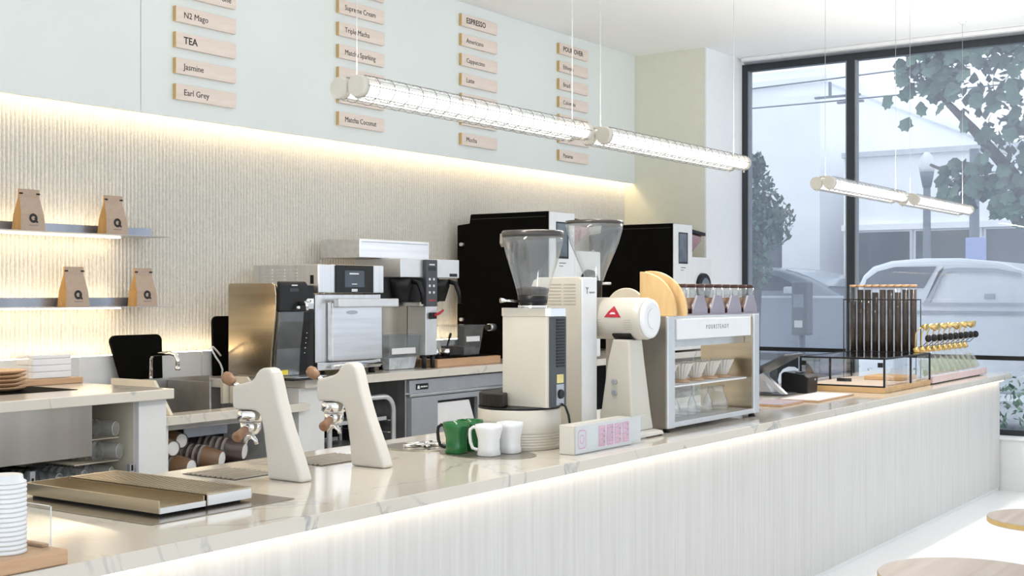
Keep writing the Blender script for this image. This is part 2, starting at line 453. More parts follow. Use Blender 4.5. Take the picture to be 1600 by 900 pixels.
# big broad-leaved street tree, right
TX = 13.9
t = thing('street_tree', 'large broad-leaved street tree filling the upper right of the window', 'tree', (TX, 2.9, 0))
mb = MB()
mb.pipe([(TX, 2.9, 0), (TX, 2.95, 1.2), (TX, 3.05, 2.2), (TX, 3.3, 2.8), (TX, 3.7, 3.3), (TX, 4.1, 3.75)], [.12, .11, .09, .07, .05, .025], 10)
mb.pipe([(TX, 3.05, 2.2), (TX, 2.9, 3.0), (TX, 3.0, 3.9), (TX + .1, 3.2, 4.7)], [.08, .07, .05, .02], 8)
mb.pipe([(TX, 3.3, 2.8), (TX, 3.75, 2.75), (TX, 4.15, 2.95)], [.045, .03, .015], 8)
mb.pipe([(TX, 2.9, 3.0), (TX, 2.3, 3.5), (TX, 1.8, 4.0)], [.06, .04, .02], 8)
mb.build('trunk', BARK, t)
cl = [((TX, 3.55, 3.75), (.55, .55, .5)), ((TX, 3.2, 3.2), (.5, .45, .5)), ((TX, 4.15, 3.95), (.3, .3, .28)), ((TX, 2.7, 3.9), (.6, .7, .8)),
      ((TX, 3.7, 4.3), (.5, .65, .4)), ((TX, 3.0, 4.6), (.6, .9, .5)), ((TX, 3.75, 2.72), (.22, .26, .24)), ((TX, 2.2, 3.6), (.5, .7, .8)), ((TX, 3.2, 2.55), (.3, .3, .3))]
leaf_cloud(cl, 1300, .13).build('foliage', LEAFM2, t, kind='stuff')
lm = leaf_mesh(.17)
for k in range(260):
    c, r = random.choice(cl)
    u = Vector((-abs(random.gauss(0, 1)), random.gauss(0, 1), random.gauss(0, 1))).normalized()
    lf = bpy.data.objects.new('leaf', lm); COL.objects.link(lf); lf.parent = t
    lf.location = Vector(c) + Vector((u.x * r[0] * 1.05, u.y * r[1] * 1.05, u.z * r[2] * 1.05)) - t.location
    lf.rotation_euler = (random.uniform(.6, 2.2), random.uniform(-.6, .6), -PI / 2 + random.uniform(-.7, .7))
for (yy, zz) in ((4.62, 3.66), (4.42, 3.72), (4.42, 3.40), (4.25, 3.55), (4.05, 2.55)):
    lf = bpy.data.objects.new('leaf', lm); COL.objects.link(lf); lf.parent = t
    lf.location = Vector((TX, yy, zz)) - t.location
    lf.rotation_euler = (random.uniform(1.2, 1.9), random.uniform(-.6, .6), -PI / 2 + random.uniform(-.4, .4))
# small street tree, left
t = thing('young_street_tree', 'small bushy street tree seen low through the narrow window', 'tree', (16.3, 7.25, 0))
MB().pipe([(16.3, 7.25, 0), (16.3, 7.23, 1.2), (16.3, 7.17, 2.2), (16.3, 7.12, 3.1)], [.07, .06, .045, .02], 8).build('trunk', BARK, t)
leaf_cloud([((16.3, 7.22, 2.85), (.3, .34, .45)), ((16.3, 7.32, 2.37), (.3, .45, .4)), ((16.3, 6.98, 2.52), (.3, .28, .36)), ((16.3, 7.26, 3.28), (.2, .16, .22)), ((16.3, 7.4, 1.9), (.3, .4, .4))], 2600, .085).build('foliage', LEAFM, t, kind='stuff')
# planting strip under the window
t = thing('hedge', 'low pale green planting strip outside beneath the roller shade', 'hedge', (11.5, 1.0, .02))
box('planter', PAVE, (11.15, 11.85, -2, 4.3, .021, .30), t)
leaf_cloud([((11.5, 4.0 - k * .35, .5), (.3, .28, .42)) for k in range(16)], 2600, .07).build('foliage', mat('hedge_leaf', (.16, .27, .20), .6, var=.4, scale=8), t, kind='stuff')

POST = mat('post_grey', (.16, .19, .23), .5, .3, var=.05)
t = thing('street_lamp', 'dark street lamp with a pale lantern outside, left of the big tree', 'street lamp', (18, 5.42, 0))
MB().cyl((18, 5.42, 0), (18, 5.42, 3.05), .075, .05, 12).build('post', POST, t)
MB().lathe([(.06, 3.05), (.09, 3.20), (.10, 3.26)], 18, 5.42, 12).build('collar', POST, t)
MB().lathe([(.10, 3.261), (.115, 3.34), (.09, 3.46), (.03, 3.54)], 18, 5.42, 14).build('lantern', mat('lantern_glass', (.72, .74, .76), .4), t)
t = thing('sign_post', 'slim grey pole with a pale blue sign outside, in front of the shop windows', 'sign post', (16.7, 4.43, 0))
MB().cyl((16.7, 4.43, 0), (16.7, 4.43, 3.4), .07, .06, 12).build('pole', POST, t)
box('sign', mat('blue_sign', (.36, .42, .72), .5), (16.59, 16.62, 4.26, 4.51, 1.98, 2.27), t, .004)
t = thing('parking_meter', 'dark parking pay meter on a post outside the narrow window', 'parking meter', (12.2, 4.92, .02))
MB().cyl((12.2, 4.92, .021), (12.2, 4.92, 1.15), .035, .035, 12).build('post', POST, t)
box('housing', mat('meter_housing', (.09, .105, .13), .5), (12.11, 12.29, 4.835, 5.0, 1.14, 1.68), t, .02)
box('display', mat('meter_display', (.25, .28, .33), .2), (12.1, 12.109, 4.865, 4.97, 1.42, 1.55), t)
box('coin_panel', ALU, (12.1, 12.109, 4.875, 4.96, 1.22, 1.29), t)
# overhead tram line
t = thing('tram_line', 'overhead tram wires with dark hanging insulator bars outside the narrow window', 'overhead wire', (18.5, 11.0, 0))
MB().cyl((18.5, 11.0, 0), (18.5, 11.0, 5.4), .09, .07, 10).build('pole', POST, t)
for (za, zb) in ((4.70, 5.35), (4.46, 4.75)):
    MB().pipe([(18.5, 11 - 15 * q / 8, za + (zb - za) * q / 8 - .12 * math.sin(PI * q / 8)) for q in range(9)], .012, 6).build('wire', POST, t)
MB().box(18.47, 18.53, 6.55, 7.25, 4.50, 4.53).box(18.47, 18.53, 7.0, 7.03, 4.53, 4.74).box(18.47, 18.53, 6.6, 6.63, 4.42, 4.70).box(18.47, 18.53, 6.5, 6.9, 4.40, 4.43).build('insulator_bar', POST, t)

# ---- parked cars (profiles in the y-z plane; they face +y / -y along the street)
def wheel(t, x, y, z=.34):
    MB().cyl((x, y, z), (x + .22, y, z), .34, .34, 20).build('wheel', BLACK, t)
    MB().cyl((x - .012, y, z), (x - .001, y, z), .2, .2, 14).build('hubcap', ALU, t)
SILV = mat('silver_car_paint', (.20, .23, .28), .3, .3, var=.03, coat=.5)
CARG = mat('car_glass', (.05, .065, .085), .08, var=.1)
CX = 17.0
t = thing('grey_car', 'silver grey parked car outside, its windscreen sloping to the right', 'car', (CX + .9, 8.2, 0))
prof = [(6.0, .55), (6.03, 1.20), (6.10, 1.40), (6.31, 1.53), (6.53, 1.655), (6.75, 1.765), (6.98, 1.850), (7.22, 1.915), (7.50, 1.945), (8.3, 1.94), (9.3, 1.80), (9.9, 1.35), (10.0, 1.1), (10.0, .5), (9.8, .4), (6.2, .4)]
MB().prism(prof, CX, CX + 1.8, 'x').build('body', SILV, t, .06, seg=3)
MB().prism([(6.86, 1.60), (6.99, 1.70), (7.16, 1.79), (7.36, 1.845), (7.80, 1.855), (7.80, 1.60)], CX - .015, CX - .001, 'x').build('side_window', CARG, t)
MB().prism([(7.88, 1.855), (8.9, 1.80), (9.3, 1.60), (7.88, 1.60)], CX - .015, CX - .001, 'x').build('side_window', CARG, t)
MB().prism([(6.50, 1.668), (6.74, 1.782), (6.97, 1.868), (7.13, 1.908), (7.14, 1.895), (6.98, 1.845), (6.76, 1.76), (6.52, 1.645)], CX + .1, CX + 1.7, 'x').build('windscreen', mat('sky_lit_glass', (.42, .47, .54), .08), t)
MB().box(CX - .15, CX - .016, 6.86, 7.08, 1.56, 1.66).build('wing_mirror', mat('mirror_silver', (.6, .64, .7), .3), t, .03)
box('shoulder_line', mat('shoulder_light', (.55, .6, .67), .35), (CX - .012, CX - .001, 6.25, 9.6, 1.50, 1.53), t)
box('sill_trim', mat('car_trim', (.12, .13, .15), .5), (CX - .012, CX - .001, 6.6, 9.4, .62, .72), t)
for y in (7.0, 9.2): wheel(t, CX - .02, y)
WVAN = mat('white_car_paint', (.78, .82, .88), .3, 0, var=.02, coat=.5)
t = thing('white_van', 'white camper van parked outside behind the bean tubes', 'van', (15.1, 3.0, 0))
prof = [(5.08, .5), (5.10, 1.0), (5.085, 1.60), (5.01, 1.765), (4.90, 1.865), (4.69, 1.925), (4.33, 1.950), (3.92, 1.945), (3.52, 1.90), (3.25, 1.80), (2.9, 1.70), (.9, 1.68), (.8, 1.5), (.8, .45)]
MB().prism(prof, 14.2, 16.1, 'x').build('body', WVAN, t, .07, seg=3)
MB().prism([(4.98, 1.62), (4.95, 1.72), (4.82, 1.81), (4.62, 1.857), (4.17, 1.857), (4.31, 1.62)], 14.185, 14.199, 'x').build('side_window', mat('van_glass', (.10, .12, .15), .1), t)
fr = MB()
fr.prism([(4.30, 1.46), (4.15, 1.79), (4.09, 1.825), (3.95, 1.84), (3.55, 1.83), (3.28, 1.775), (3.27, 1.735), (3.55, 1.785), (3.95, 1.80), (4.06, 1.785), (4.10, 1.76), (4.235, 1.46)], 14.16, 14.199, 'x')
fr.box(14.17, 14.199, 3.0, 4.32, 1.43, 1.46)
fr.build('panel_frame', mat('van_trim', (.40, .44, .50), .5), t)
MB().prism([(4.27, 1.50), (4.13, 1.815), (4.07, 1.855), (3.95, 1.87), (3.55, 1.86), (3.26, 1.80), (3.27, 1.777), (3.55, 1.832), (3.95, 1.842), (4.08, 1.827), (4.145, 1.795), (4.29, 1.47)], 14.15, 14.159, 'x').build('frame_highlight', WVAN, t)
box('vent', mat('van_vent', (.36, .40, .46), .5), (14.18, 14.199, 3.55, 3.66, 1.50, 1.555), t, .005)
box('belt_line', mat('van_belt', (.30, .34, .40), .5), (14.18, 14.199, .9, 5.0, 1.33, 1.37), t)
for y in (4.4, 1.7): wheel(t, 14.18, y)

# ================================================================== FRONT COUNTER
TOP = .92
tag(box('worktop', QUARTZ, (-.6, 10.70, 2.547, 3.600, .876, TOP), None, .003), 'long cream veined quartz worktop of the front counter', 'worktop')
fc = thing('front_counter', 'long counter body with limewashed vertical-grain front panel', 'counter', (5, 3.05, 0))
box('front_panel', PANEL, (-.6, 10.50, 2.590, 2.612, .03, .8755), fc)
box('plinth', W_WHITE, (-.6, 10.50, 2.600, 2.63, 0, .03), fc)
box('carcass', LAM, (-.6, 10.48, 2.632, 3.55, 0, .8755), fc)
tag(box('counter_light_strip', LED_C, (-.6, 10.48, 2.556, 2.568, .869, .8755)), 'warm light strip under the lip of the front worktop', 'light strip')

# ================================================================== BACK COUNTERS
BZ = 1.08
# left station
SZ = 1.13
st = thing('bar_station', 'white base cabinet with steel apron and open cup shelves at the left', 'cabinet', (2.6, 5.05, 0))
box('side_panel', LAM, (3.666, 3.818, 4.53, 5.60, 0, 1.0845), st, .002)
box('inner_lining', BEIGE, (3.662, 3.6655, 4.56, 5.58, .3, 1.084), st)
box('back_panel', BEIGE, (1.0, 3.66, 5.585, 5.60, 0, 1.0845), st)
box('steel_apron', mat('apron_steel', (.52, .51, .50), .3, 1.0, var=.12, scale=6, stretch=(1, .05, .05)), (1.0, 3.423, 4.53, 4.55, .868, 1.0845), st, .002)
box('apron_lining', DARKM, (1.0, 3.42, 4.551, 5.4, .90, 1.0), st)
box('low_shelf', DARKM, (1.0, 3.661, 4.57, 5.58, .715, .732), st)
box('cup_shelf', BEIGE, (3.43, 3.661, 4.66, 5.58, .814, .818), st)
box('cup_shelf', BEIGE, (3.43, 3.661, 4.66, 5.58, .9155, .920), st)
for xx in (3.135, 3.630):
    u = box('upright', GREYM, (xx, xx + .024, 4.545, 4.565, .3, .832 if xx < 3.5 else .808), st)
    for k in range(6): box('slot', DARKM, (xx + .007, xx + .017, 4.5435, 4.5449, .60 + k * .036, .625 + k * .036), u)
tag(box('worktop', QUARTZ_B, (1.0, 3.83, 4.49, 5.622, 1.085, SZ), None, .004), 'cream quartz worktop of the left bar station under the shelves', 'worktop')
tag(box('inset_plate', BLACKM, (2.0, 3.535, 4.78, 5.12, SZ + .0005, SZ + .002)), 'black inset plate in the left back worktop in front of the plates', 'plate')

# sink section
sk = thing('sink_cabinet', 'white open sink cabinet holding bagged paper cups, right of the bar station', 'cabinet', (4.7, 5.3, 0))
box('left_panel', LAM, (4.206, 4.226, 5.0, 5.62, 0, .90), sk)
box('right_panel', LAM, (5.14, 5.345, 5.0, 5.62, 0, 1.03), sk, .002)
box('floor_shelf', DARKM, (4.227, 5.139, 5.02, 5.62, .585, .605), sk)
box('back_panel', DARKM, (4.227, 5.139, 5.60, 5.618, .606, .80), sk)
box('rear_wall', BEIGE, (4.86, 5.139, 5.30, 5.32, .951, BZ), sk)
box('front_ledge', QUARTZ_B, (4.173, 5.185, 4.96, 5.10, .905, .950), sk, .003)
MB().prism([(5.0, .951), (5.46, .951), (5.46, 1.118), (5.13, 1.118)], 4.24, 4.258, 'x').build('splash_guard', BEIGE, sk)
MB().prism([(5.0, .951), (5.29, .951), (5.29, 1.10), (5.16, 1.10)], 4.90, 4.915, 'x').build('splash_guard', BEIGE, sk)
sn = thing('sink', 'stainless steel sink basin behind the angled splash guard', 'sink', (4.58, 5.3, .85))
box('basin_floor', mat('sink_steel', (.42, .41, .395), .35, 1.0, var=.1, scale=12), (4.262, 4.896, 5.101, 5.45, .862, .875), sn)
box('basin_back', mat('sink_steel', (.42, .41, .395), .35, 1.0, var=.1, scale=12), (4.262, 4.896, 5.451, 5.465, .862, 1.10), sn)
box('basin_divider', mat('sink_steel', (.42, .41, .395), .35, 1.0, var=.1, scale=12), (4.60, 4.612, 5.12, 5.449, .876, 1.09), sn)
box('basin_front', mat('sink_steel', (.42, .41, .395), .35, 1.0, var=.1, scale=12), (4.262, 4.896, 5.101, 5.113, .876, .949), sn)
box('rear_rim', mat('sink_steel', (.42, .41, .395), .35, 1.0, var=.1, scale=12), (4.262, 4.896, 5.466, 5.60, 1.06, 1.075), sn)
ft = thing('faucet', 'chrome swan-neck faucet at the sink', 'faucet', (4.54, 5.5, 1.0755))
MB().lathe([(.022, 1.0756), (.022, 1.09), (.012, 1.10)], 4.53, 5.50, 16).build('base', CHROME, ft)
MB().pipe([(4.53, 5.50, 1.09), (4.53, 5.50, 1.205), (4.53, 5.49, 1.222), (4.53, 5.47, 1.23), (4.53, 5.34, 1.238), (4.53, 5.30, 1.23), (4.53, 5.285, 1.205), (4.53, 5.285, 1.17)], .011, 12).build('spout', CHROME, ft)
MB().lathe([(.014, 1.150), (.014, 1.1685)], 4.53, 5.285, 12).build('aerator', CHROME, ft)

# back counter right of the sink
bc = thing('back_cabinet', 'dark back bar base between the sink cabinet and the column', 'cabinet', (7.6, 5.4, 0))
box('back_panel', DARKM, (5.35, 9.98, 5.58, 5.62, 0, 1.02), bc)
box('end_panel', LAM, (9.95, 9.985, 5.0, 5.579, 0, 1.02), bc)
tag(MB().prism([(5.15, 4.96), (7.2, 4.96), (7.2, 4.775), (9.985, 4.775), (9.985, 5.622), (4.92, 5.622), (4.92, 5.325), (5.15, 5.325)], 1.031, BZ, 'z').build('worktop', QUARTZ_B, None, .003), 'cream quartz worktop under the oven and the coffee roasters', 'worktop')
# ================================================================== MENU STRIPS ON THE FASCIA
MENU = {0: (4.761, {0: 'Earl Grey', 1: 'Jasmine', 2: 'TEA', 3: 'N2 Mago', 4: '...one'}),
        1: (6.088, {0: 'Matcha Coconut', 1: None, 2: None, 3: 'Matcha Sparking', 4: 'Triple Macha', 5: 'Supreme Cream', 6: None}),
        2: (7.392, {0: 'Mocha', 1: None, 2: None, 3: 'Latte', 4: 'Cappuccino', 5: 'Americano', 6: 'ESPRESSO'}),
        3: (8.703, {0: 'Panama', 1: None, 2: None, 3: 'Colombia', 4: 'Brazil', 5: 'Ethiopia', 6: 'POUR OVER'})}
ORD = ['first', 'second', 'third', 'fourth']
for ci, (x0, rows) in MENU.items():
    for k, txt in rows.items():
        zt = 2.722 + .1438 * k
        if txt: lab = 'pale wooden menu strip lettered %s in the %s column from the left' % (txt.replace('...', 'ending in '), ORD[ci])
        elif k == 6: lab = 'pale wooden menu strip cut off at the top edge in the second column'
        else: lab = 'pale wooden menu strip %s behind the long tube lamp in the %s column' % ('half hidden' if k == 1 else 'mostly hidden', ORD[ci])
        t = thing('menu_strip', lab, 'menu sign', (x0, HY - .001, zt - .087), group='wooden menu strips')
        box('board', PALEW, (x0 + .001, x0 + .446, HY - .026, HY - .0008, zt - .087, zt), t, .0015)
        box('left_edge', GOLDEDGE, (x0, x0 + .0009, HY - .0255, HY - .0015, zt - .0865, zt - .0005), t)
        if txt:
            up = txt.isupper()
            sz = .056 if up else .048
            if txt.startswith('...'): text('one', .048, (x0 + .335, HY - .0265, zt - .058), '-y', INK, t)
            else: text(txt, sz, (x0 + .055, HY - .0265, zt - .060), '-y', INK, t, squeeze=1.0 if len(txt) < 12 else .95, bold=.0008 if up else 0)

# ================================================================== WALL SHELVES AND COFFEE BAGS
def wall_shelf(z, label):
    t = thing('wall_shelf', label, 'shelf', (3.2, 5.6, z))
    box('plate', GREYM, (1.2, 4.64, 5.46, 5.70, z - .004, z), t, .001)
    box('upstand', mat('shelf_steel', (.30, .33, .39), .3, .8, var=.25, scale=2.5, stretch=(1, .01, .01)), (1.2, 4.615, 5.600, 5.606, z + .0005, z + .047), t)
    box('light_channel', LED_S, (1.2, 4.42, 5.615, 5.630, z + .012, z + .018), t, label='warm light strip behind the upstand')
    box('light_channel', LED_S, (1.2, 4.42, 5.610, 5.630, z - .012, z - .0045), t, label='warm light strip below the plate')
wall_shelf(1.862, 'thin steel wall shelf, the upper of two, lit from behind')
wall_shelf(1.486, 'thin steel wall shelf, the lower of two, lit from behind')

def coffee_bag(x0, z, label):
    w, d, hgt = .140, .075, .205
    yb = 5.575; yf = yb - d
    t = thing('coffee_bag', label, 'coffee bag', (x0 + w / 2, yb - d / 2, z), group='kraft coffee bags on the wall shelves')
    ym = yb - d / 2
    zt = z + hgt; zs_ = z + hgt * .80
    # front face bows from base to the folded top
    f = [(x0, yf, z), (x0 + w, yf, z), (x0 + w - .006, yf + .006, z + hgt * .4), (x0 + .006, yf + .006, z + hgt * .4), (x0 + .014, ym - .006, zs_), (x0 + w - .014, ym - .006, zs_), (x0 + .014, ym - .006, zt), (x0 + w - .014, ym - .006, zt)]
    b = [(p[0], 2 * ym - p[1], p[2]) for p in f]
    MB().add(f + b, [(0, 1, 2, 3), (3, 2, 5, 4), (4, 5, 7, 6), (9, 8, 11, 10), (10, 11, 12, 13), (13, 12, 14, 15), (6, 7, 15, 14), (8, 9, 1, 0)]).build('body', KRAFT, t)
    e = .003
    for s, xa, xb, xc in ((1, x0, x0 + .006, x0 + .014), (-1, x0 + w, x0 + w - .006, x0 + w - .014)):
        g = [(xa, yf, z), (xb, yf + .006, z + hgt * .4), (xc, ym - .006, zs_), (xc, ym - .006, zt), (xc, ym + .006, zt), (xc, ym + .006, zs_), (xb, yb - .006, z + hgt * .4), (xa, yb, z), (xa + s * .022, ym, z + hgt * .42), (xa + s * .002, ym, z), (xc + s * .004, ym, zs_)]
        MB().add(g, [(0, 1, 8, 9), (1, 2, 10, 8), (9, 8, 6, 7), (8, 10, 5, 6), (2, 3, 4, 5, 10)]).build('gusset', KRAFT_S, t)
    for xa in (x0 + .012, x0 + w - .032):
        box('tin_tie', BLACK, (xa, xa + .020, ym - .0085, ym - .0065, zt - .026, zt - .018), t)
    # round Q emblem: ring, small square-ended tail and inner dot
    cx, cz, yq = x0 + w * .52, z + .062, yf + .0012
    ring = MB(); N = 20
    R1, R0 = .0235, .0105
    vs = [(cx + R * math.cos(2 * PI * i / N), yq + (cz + R * math.sin(2 * PI * i / N) - z) * .055, cz + R * math.sin(2 * PI * i / N)) for R in (R1, R0) for i in range(N)]
    ring.add([(a, q - .0012, c) for a, q, c in vs], [(i, (i + 1) % N, N + (i + 1) % N, N + i) for i in range(N)])
    tl = [(cx + .004, cz - .001), (cx + .010, cz + .004), (cx + .026, cz - .017), (cx + .024, cz - .024), (cx + .016, cz - .022)]
    ring.add([(a, yq - .0016 + (c - z) * .055, c) for a, c in tl], [(0, 1, 2, 3, 4)])
    ring.build('emblem', INK, t)
    for k, (a, b2) in enumerate(((-.026, -.012), (-.010, .004), (.007, .026))):
        MB().box(cx + a, cx + b2, yf - .0004, yf + .0006, z + .026, z + .029).build('print_line', GREYINK, t)
coffee_bag(3.742, 1.862, 'brown kraft coffee bag on the upper shelf at the left edge')
coffee_bag(4.243, 1.862, 'brown kraft coffee bag near the right end of the upper shelf')
coffee_bag(4.001, 1.486, 'brown kraft coffee bag on the lower shelf, left of two')
coffee_bag(4.437, 1.486, 'brown kraft coffee bag near the right end of the lower shelf')

# ================================================================== LEFT BACK COUNTER
for k in range(5):
    o = MB().lathe([(.085, 0), (.120, .012), (.128, .020), (.124, .020), (.085, .006)], seg=32).build('wooden_plate', OAK)
    o.location = (3.27, 4.985, SZ + .0025 + k * .0175)
    tag(o, 'round wooden plate, %s in the stack at the left edge' % ['lowest', 'second from the bottom', 'middle one', 'second from the top', 'topmost'][k], 'plate', 'stacked wooden plates')
tag(box('wooden_tray', OAK, (3.41, 3.826, 5.13, 5.30, SZ + .0005, SZ + .030), None, .004), 'flat wooden tray under the napkin stack', 'tray')
hs = (.030, .030, .030, .016)
for k, hh in enumerate(hs):
    z0 = SZ + .0305 + sum(hs[:k]) + k * .0006
    o = box('napkin_bundle', PAPER, (3.565, 3.775, 5.15, 5.275, z0, z0 + hh), None, .004)
    tag(o, 'white folded napkin bundle, %s in the stack on the wooden tray' % ['lowest', 'second from the bottom', 'third from the bottom', 'topmost'][k], 'napkins', 'napkin bundles')
nh = thing('napkin_holder', 'clear acrylic napkin holder around the white napkins', 'holder', (3.67, 5.21, SZ + .0305))
box('side', ACRYL, (3.535, 3.539, 5.14, 5.285, SZ + .0305, SZ + .150), nh)
box('side', ACRYL, (3.805, 3.809, 5.14, 5.285, SZ + .0305, SZ + .150), nh)
box('back', ACRYL, (3.5395, 3.8045, 5.281, 5.285, SZ + .0305, SZ + .150), nh)

def rounded_board(name, label, x0, x1, z0, z1, y, th, lean, mat_, taper=0.0):
    r = .035; pts = []
    w = x1 - x0; h_ = z1 - z0
    for cx, cz, a0 in ((w - r, h_ - r, 0), (r, h_ - r, 90)):
        for k in range(7):
            a = math.radians(a0 + 15 * k); pts.append((cx + r * math.cos(a), cz + r * math.sin(a)))
    pts += [(taper, 0), (w - taper * .3, 0)]
    o = MB().prism(pts, 0, th, 'y').build(name, mat_, None, .004)
    o.location = (x0, y, z0); o.rotation_euler = (-lean, 0, 0)
    return o
tag(rounded_board('x', '', 4.335, 4.675, BZ - .0, 1.335, 5.555, .022, .12, BLACKM, .055), 'large black rounded cutting board leaning by the sink', 'cutting board').name = 'cutting_board'
tag(rounded_board('x', '', 5.063, 5.235, BZ + .0005, 1.425, 5.595, .02, .03, BLACKM, 0), 'tall black cutting board half hidden behind the steel dispenser', 'cutting board').name = 'cutting_board'
tag(MB().pipe([(4.988, 5.46, BZ + .125), (4.940, 5.44, BZ + .155), (4.895, 5.42, BZ + .178), (4.875, 5.41, BZ + .178), (4.875, 5.405, BZ + .160), (4.895, 5.40, BZ + .125), (4.930, 5.40, BZ + .085), (4.965, 5.42, BZ + .05), (4.980, 5.44, BZ + .006)], .0055, 8).build('white_hose', WHITE), 'white looped hose beside the black board behind the sink', 'hose')

# ---- hot water dispenser (steel cheek, curved black front)
wd = thing('water_dispenser', 'steel and black water dispenser left of the oven', 'dispenser', (5.2, 5.3, BZ))
prof = [(5.50, 1.10), (5.50, 1.605), (5.49, 1.612), (5.16, 1.612), (5.135, 1.60), (5.128, 1.55), (5.128, 1.48), (5.133, 1.42), (5.145, 1.34), (5.158, 1.25), (5.165, 1.17), (5.168, 1.10)]
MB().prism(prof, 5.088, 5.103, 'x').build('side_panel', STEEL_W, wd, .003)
inner = [(y - .004, z) for y, z in prof]
MB().prism([(5.49, 1.10), (5.49, 1.60), (5.165, 1.602), (5.145, 1.59), (5.138, 1.50), (5.143, 1.42), (5.168, 1.25), (5.178, 1.10)], 5.1035, 5.398, 'x').build('body', STEEL, wd)
MB().prism([(5.137, 1.455), (5.108, 1.455), (5.108, 1.605), (5.125, 1.622), (5.137, 1.622)], 5.1035, 5.318, 'x').build('control_panel', BLACK, wd, .008)
box('display', SCREEN, (5.175, 5.245, 5.1065, 5.1078, 1.565, 1.585), wd)
box('logo_plate', ALU, (5.19, 5.235, 5.1065, 5.1078, 1.597, 1.604), wd)
lowp = [(5.167, 1.10), (5.157, 1.25), (5.135, 1.40), (5.130, 1.454), (5.108, 1.454), (5.112, 1.40), (5.135, 1.25), (5.145, 1.10)]
MB().prism(lowp, 5.1035, 5.285, 'x').build('front_apron', mat('dark_steel', (.20, .21, .22), .22, .9, var=.1), wd)
MB().prism(lowp, 5.2855, 5.345, 'x').build('indicator_panel', BLACK, wd)
box('mount_recess', BLACK, (5.3455, 5.397, 5.14, 5.1425, 1.10, 1.60), wd)
for k in range(5): box('indicator_dot', PAPER, (5.312, 5.317, 5.1285 - k * .0045, 5.1315 - k * .0045, 1.22 + .028 * k, 1.225 + .028 * k), wd)
MB().pipe([(5.255, 5.107, 1.500), (5.255, 5.065, 1.503), (5.255, 5.055, 1.493), (5.255, 5.055, 1.462)], [.012, .012, .011, .009], 12).build('tap', CHROME, wd)
MB().cyl((5.215, 5.107, 1.478), (5.215, 5.075, 1.478), .008, .008, 12).build('tap_knob', CHROME, wd)
MB().cyl((5.255, 5.065, 1.514), (5.285, 5.055, 1.512), .009, .007, 12).build('tap_lever', CHROME, wd)
box('drip_tray', BLACK, (5.09, 5.39, 4.99, 5.20, BZ + .0005, BZ + .014), wd, .004)
box('drip_grid', STEEL, (5.12, 5.36, 5.005, 5.13, BZ + .0145, BZ + .018), wd)
box('yellow_sticker', YELLOW, (5.145, 5.195, 5.1405, 5.1425, 1.106, 1.132), wd)
wd.location = (5.112, 5.21, BZ)

# ---- rapid-cook oven
ov = thing('countertop_oven', 'stainless countertop rapid-cook oven with a black touch panel', 'oven', (5.65, 5.3, BZ))
ox0, ox1, oy0, oy1 = 5.335, 5.905, 5.032, 5.56
box('base', STEEL, (ox0 + .01, ox1 - .01, oy0 + .02, oy1, 1.115, 1.16), ov, .003)
box('body', STEEL_V, (ox0, ox1, oy0 + .03, oy1, 1.161, 1.551), ov, .004)
box('upper_body', STEEL_V, (ox0, ox1, oy0 + .005, oy1, 1.558, 1.722), ov, .006)
box('touch_panel', BLACK, (5.475, 5.80, oy0 - .004, oy0 + .0045, 1.560, 1.720), ov, .002)
sc_ = box('screen', mat('blue_screen', (.06, .075, .10), .1, var=.1), (5.545, 5.715, oy0 - .0055, oy0 - .0042, 1.592, 1.690), ov)
box('screen_line', PAPER, (5.585, 5.665, oy0 - .0064, oy0 - .0056, 1.667, 1.675), sc_)
box('screen_line', PAPER, (5.605, 5.650, oy0 - .0064, oy0 - .0056, 1.608, 1.613), sc_)
box('badge', ALU, (5.605, 5.655, oy0 - .0055, oy0 - .0042, 1.566, 1.582), ov)
dr = box('door', STEEL, (5.43, ox1 - .03, oy0 - .012, oy0 + .029, 1.165, 1.505), ov, .01)
box('handle', ALU, (5.44, 5.975, oy0 - .055, oy0 - .013, 1.475, 1.525), dr, .006)
bd = MB()
bd.lathe([(.035, 0), (.035, .001)], seg=24)
MB().prism([(5.60 + .05 * math.cos(a), 1.445 + .012 * math.sin(a)) for a in [2 * PI * k / 20 for k in range(20)]], oy0 - .0135, oy0 - .0125, 'y').build('door_badge', GREYM, dr)
for k in range(3):
    for j in range(7):
        box('louvre', STEEL, (ox0 - .004, ox0 - .0003, 5.20 + k * .1, 5.265 + k * .1, 1.575 + j * .019, 1.582 + j * .019), ov)
box('side_port', DARKM, (ox0 - .002, ox0 - .0003, 5.075, 5.10, 1.61, 1.66), ov)
for zz in (1.335, 1.265): MB().cyl((ox0 - .0003, 5.09, zz), (ox0 - .004, 5.09, zz), .012, .012, 14).build('side_screw', DARKM, ov)
MB().pipe([(ox0 + .1, oy0 - .012, 1.137), (ox1 - .05, oy0 - .012, 1.137)], .012, 10).build('lower_rail', CHROME, ov)
for xx in (ox0 + .05, ox1 - .05): MB().lathe([(.022, BZ + .0005), (.018, 1.1145)], xx, oy0 + .06, 14).build('foot', BLACK, ov)
for xx in (ox0 + .05, ox1 - .05): MB().lathe([(.022, BZ + .0005), (.018, 1.1145)], xx, oy1 - .06, 14).build('foot', BLACK, ov)

